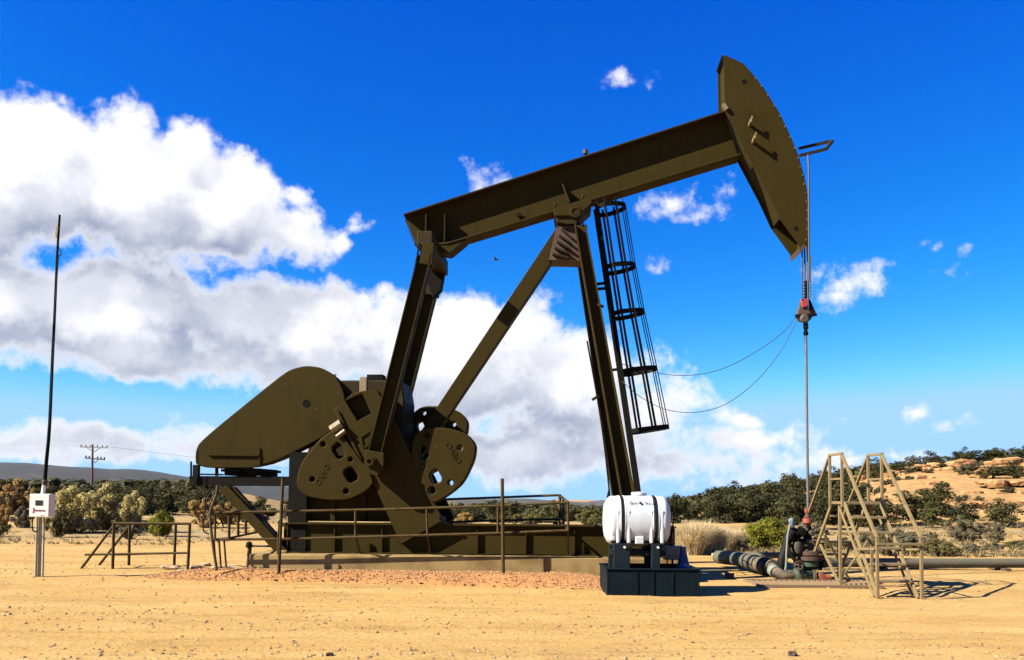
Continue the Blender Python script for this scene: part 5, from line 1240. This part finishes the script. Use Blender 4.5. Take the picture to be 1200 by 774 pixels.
for i, (px, py, D, sx, sz, lab) in enumerate(LE):
    x = (px - 600) / 1000 * D; z = h1(x, D)
    o = thing('rock_ledge', 'tan sandstone ' + lab, 'rock', (x, D, z - .05), rng.uniform(-.2, .2), 'sandstone ledges on the hillside')
    for k in range(6):
        w_ = sx * (.22 + .3 * rng.random())
        q = bpy.data.objects.new('rock_slab', slab_mesh(i * 9 + k, w_, .7 + .5 * rng.random(), sz * (.5 + .5 * rng.random()))); col.objects.link(q); q.parent = o
        q.location = (rng.uniform(-.8, .8) * sx, rng.uniform(-.5, .9), sz * (rng.random() * .7 - .1)); q.rotation_euler = (rng.uniform(-.08, .08), rng.uniform(-.08, .08), rng.uniform(-.4, .4))
for i in range(34):
    D = 50 + 42 * rng.random(); px = 985 + 240 * rng.random(); x = (px - 600) / 1000 * D
    rock('boulder', (x, D, h1(x, D) + .05), (.3 + .4 * rng.random(), .3, .16 + .16 * rng.random()), M['ledge'], i + 90, .4, 'small tan boulder on the rocky slope, ' + ('behind the stile' if px < 1076 else 'right of the stile'), 'rock', 'boulders on the slope')

# pebbles
def pebbles(name, n, fn, m, lo, hi, label):
    r = random.Random(11); v = []; f = []
    for _ in range(n):
        x, y, z = fn(r); s = lo + (hi - lo) * r.random() ** 5; i = len(v); a = r.random() * 6.28
        for d in ((1, 0, 0), (.2, .9, .1), (-1, .1, 0), (-.1, -1, .1), (.1, .1, .75), (0, 0, -.6)):
            k = s * (.75 + .5 * r.random()); c, q = math.cos(a), math.sin(a)
            v.append((x + (d[0] * c - d[1] * q) * k, y + (d[0] * q + d[1] * c) * k, z + d[2] * k * .8))
        f += [(i, i + 1, i + 4), (i + 1, i + 2, i + 4), (i + 2, i + 3, i + 4), (i + 3, i, i + 4), (i + 1, i, i + 5), (i + 2, i + 1, i + 5), (i + 3, i + 2, i + 5), (i, i + 3, i + 5)]
    me = bpy.data.meshes.new(name); me.from_pydata(v, [], f); me.materials.append(m)
    o = bpy.data.objects.new(name, me); col.objects.link(o); tag(o, label, 'gravel', None, 'stuff')
def yard(r):
    while True:
        y = 7.4 * (24 / 7.4) ** (r.random() ** 1.1); x = r.uniform(-.66, .66) * y
        if noise.noise((x * .25, y * .8, 7)) + r.uniform(-.5, .5) > -.1: return x, y, relief(x, y) + .003
pebbles('pebbles', 10000, yard, M['peb'], .004, .032, 'loose small stones scattered over the sandy yard')
def onbed(r):
    k = r.randrange(len(bedv)); x, y, z = bedv[k]; k2 = r.randrange(len(bedv)); return x + r.uniform(-.05, .05), y + r.uniform(-.05, .05), z + .004
pebbles('gravel', 12000, onbed, M['pinkpeb'], .008, .030, 'pink crushed gravel heaped along the slab')

# ------------------------------------------------------------------ thin blue air over the distance
m = MB(); m.box(-7600, 7600, -60, 6900, -95, 190)
hz = m.build('haze', None); hm = bpy.data.materials.new('thin_air'); hm.use_nodes = True; t = hm.node_tree; t.nodes.clear()
pv = t.nodes.new('ShaderNodeVolumePrincipled'); ou = t.nodes.new('ShaderNodeOutputMaterial'); t.links.new(pv.outputs[0], ou.inputs['Volume'])
pv.inputs['Color'].default_value = (.34, .52, 1, 1); pv.inputs['Density'].default_value = 0.7e-5
hz.data.materials.append(hm); tag(hz, 'thin blue air over the far hills', 'haze', None, 'stuff')
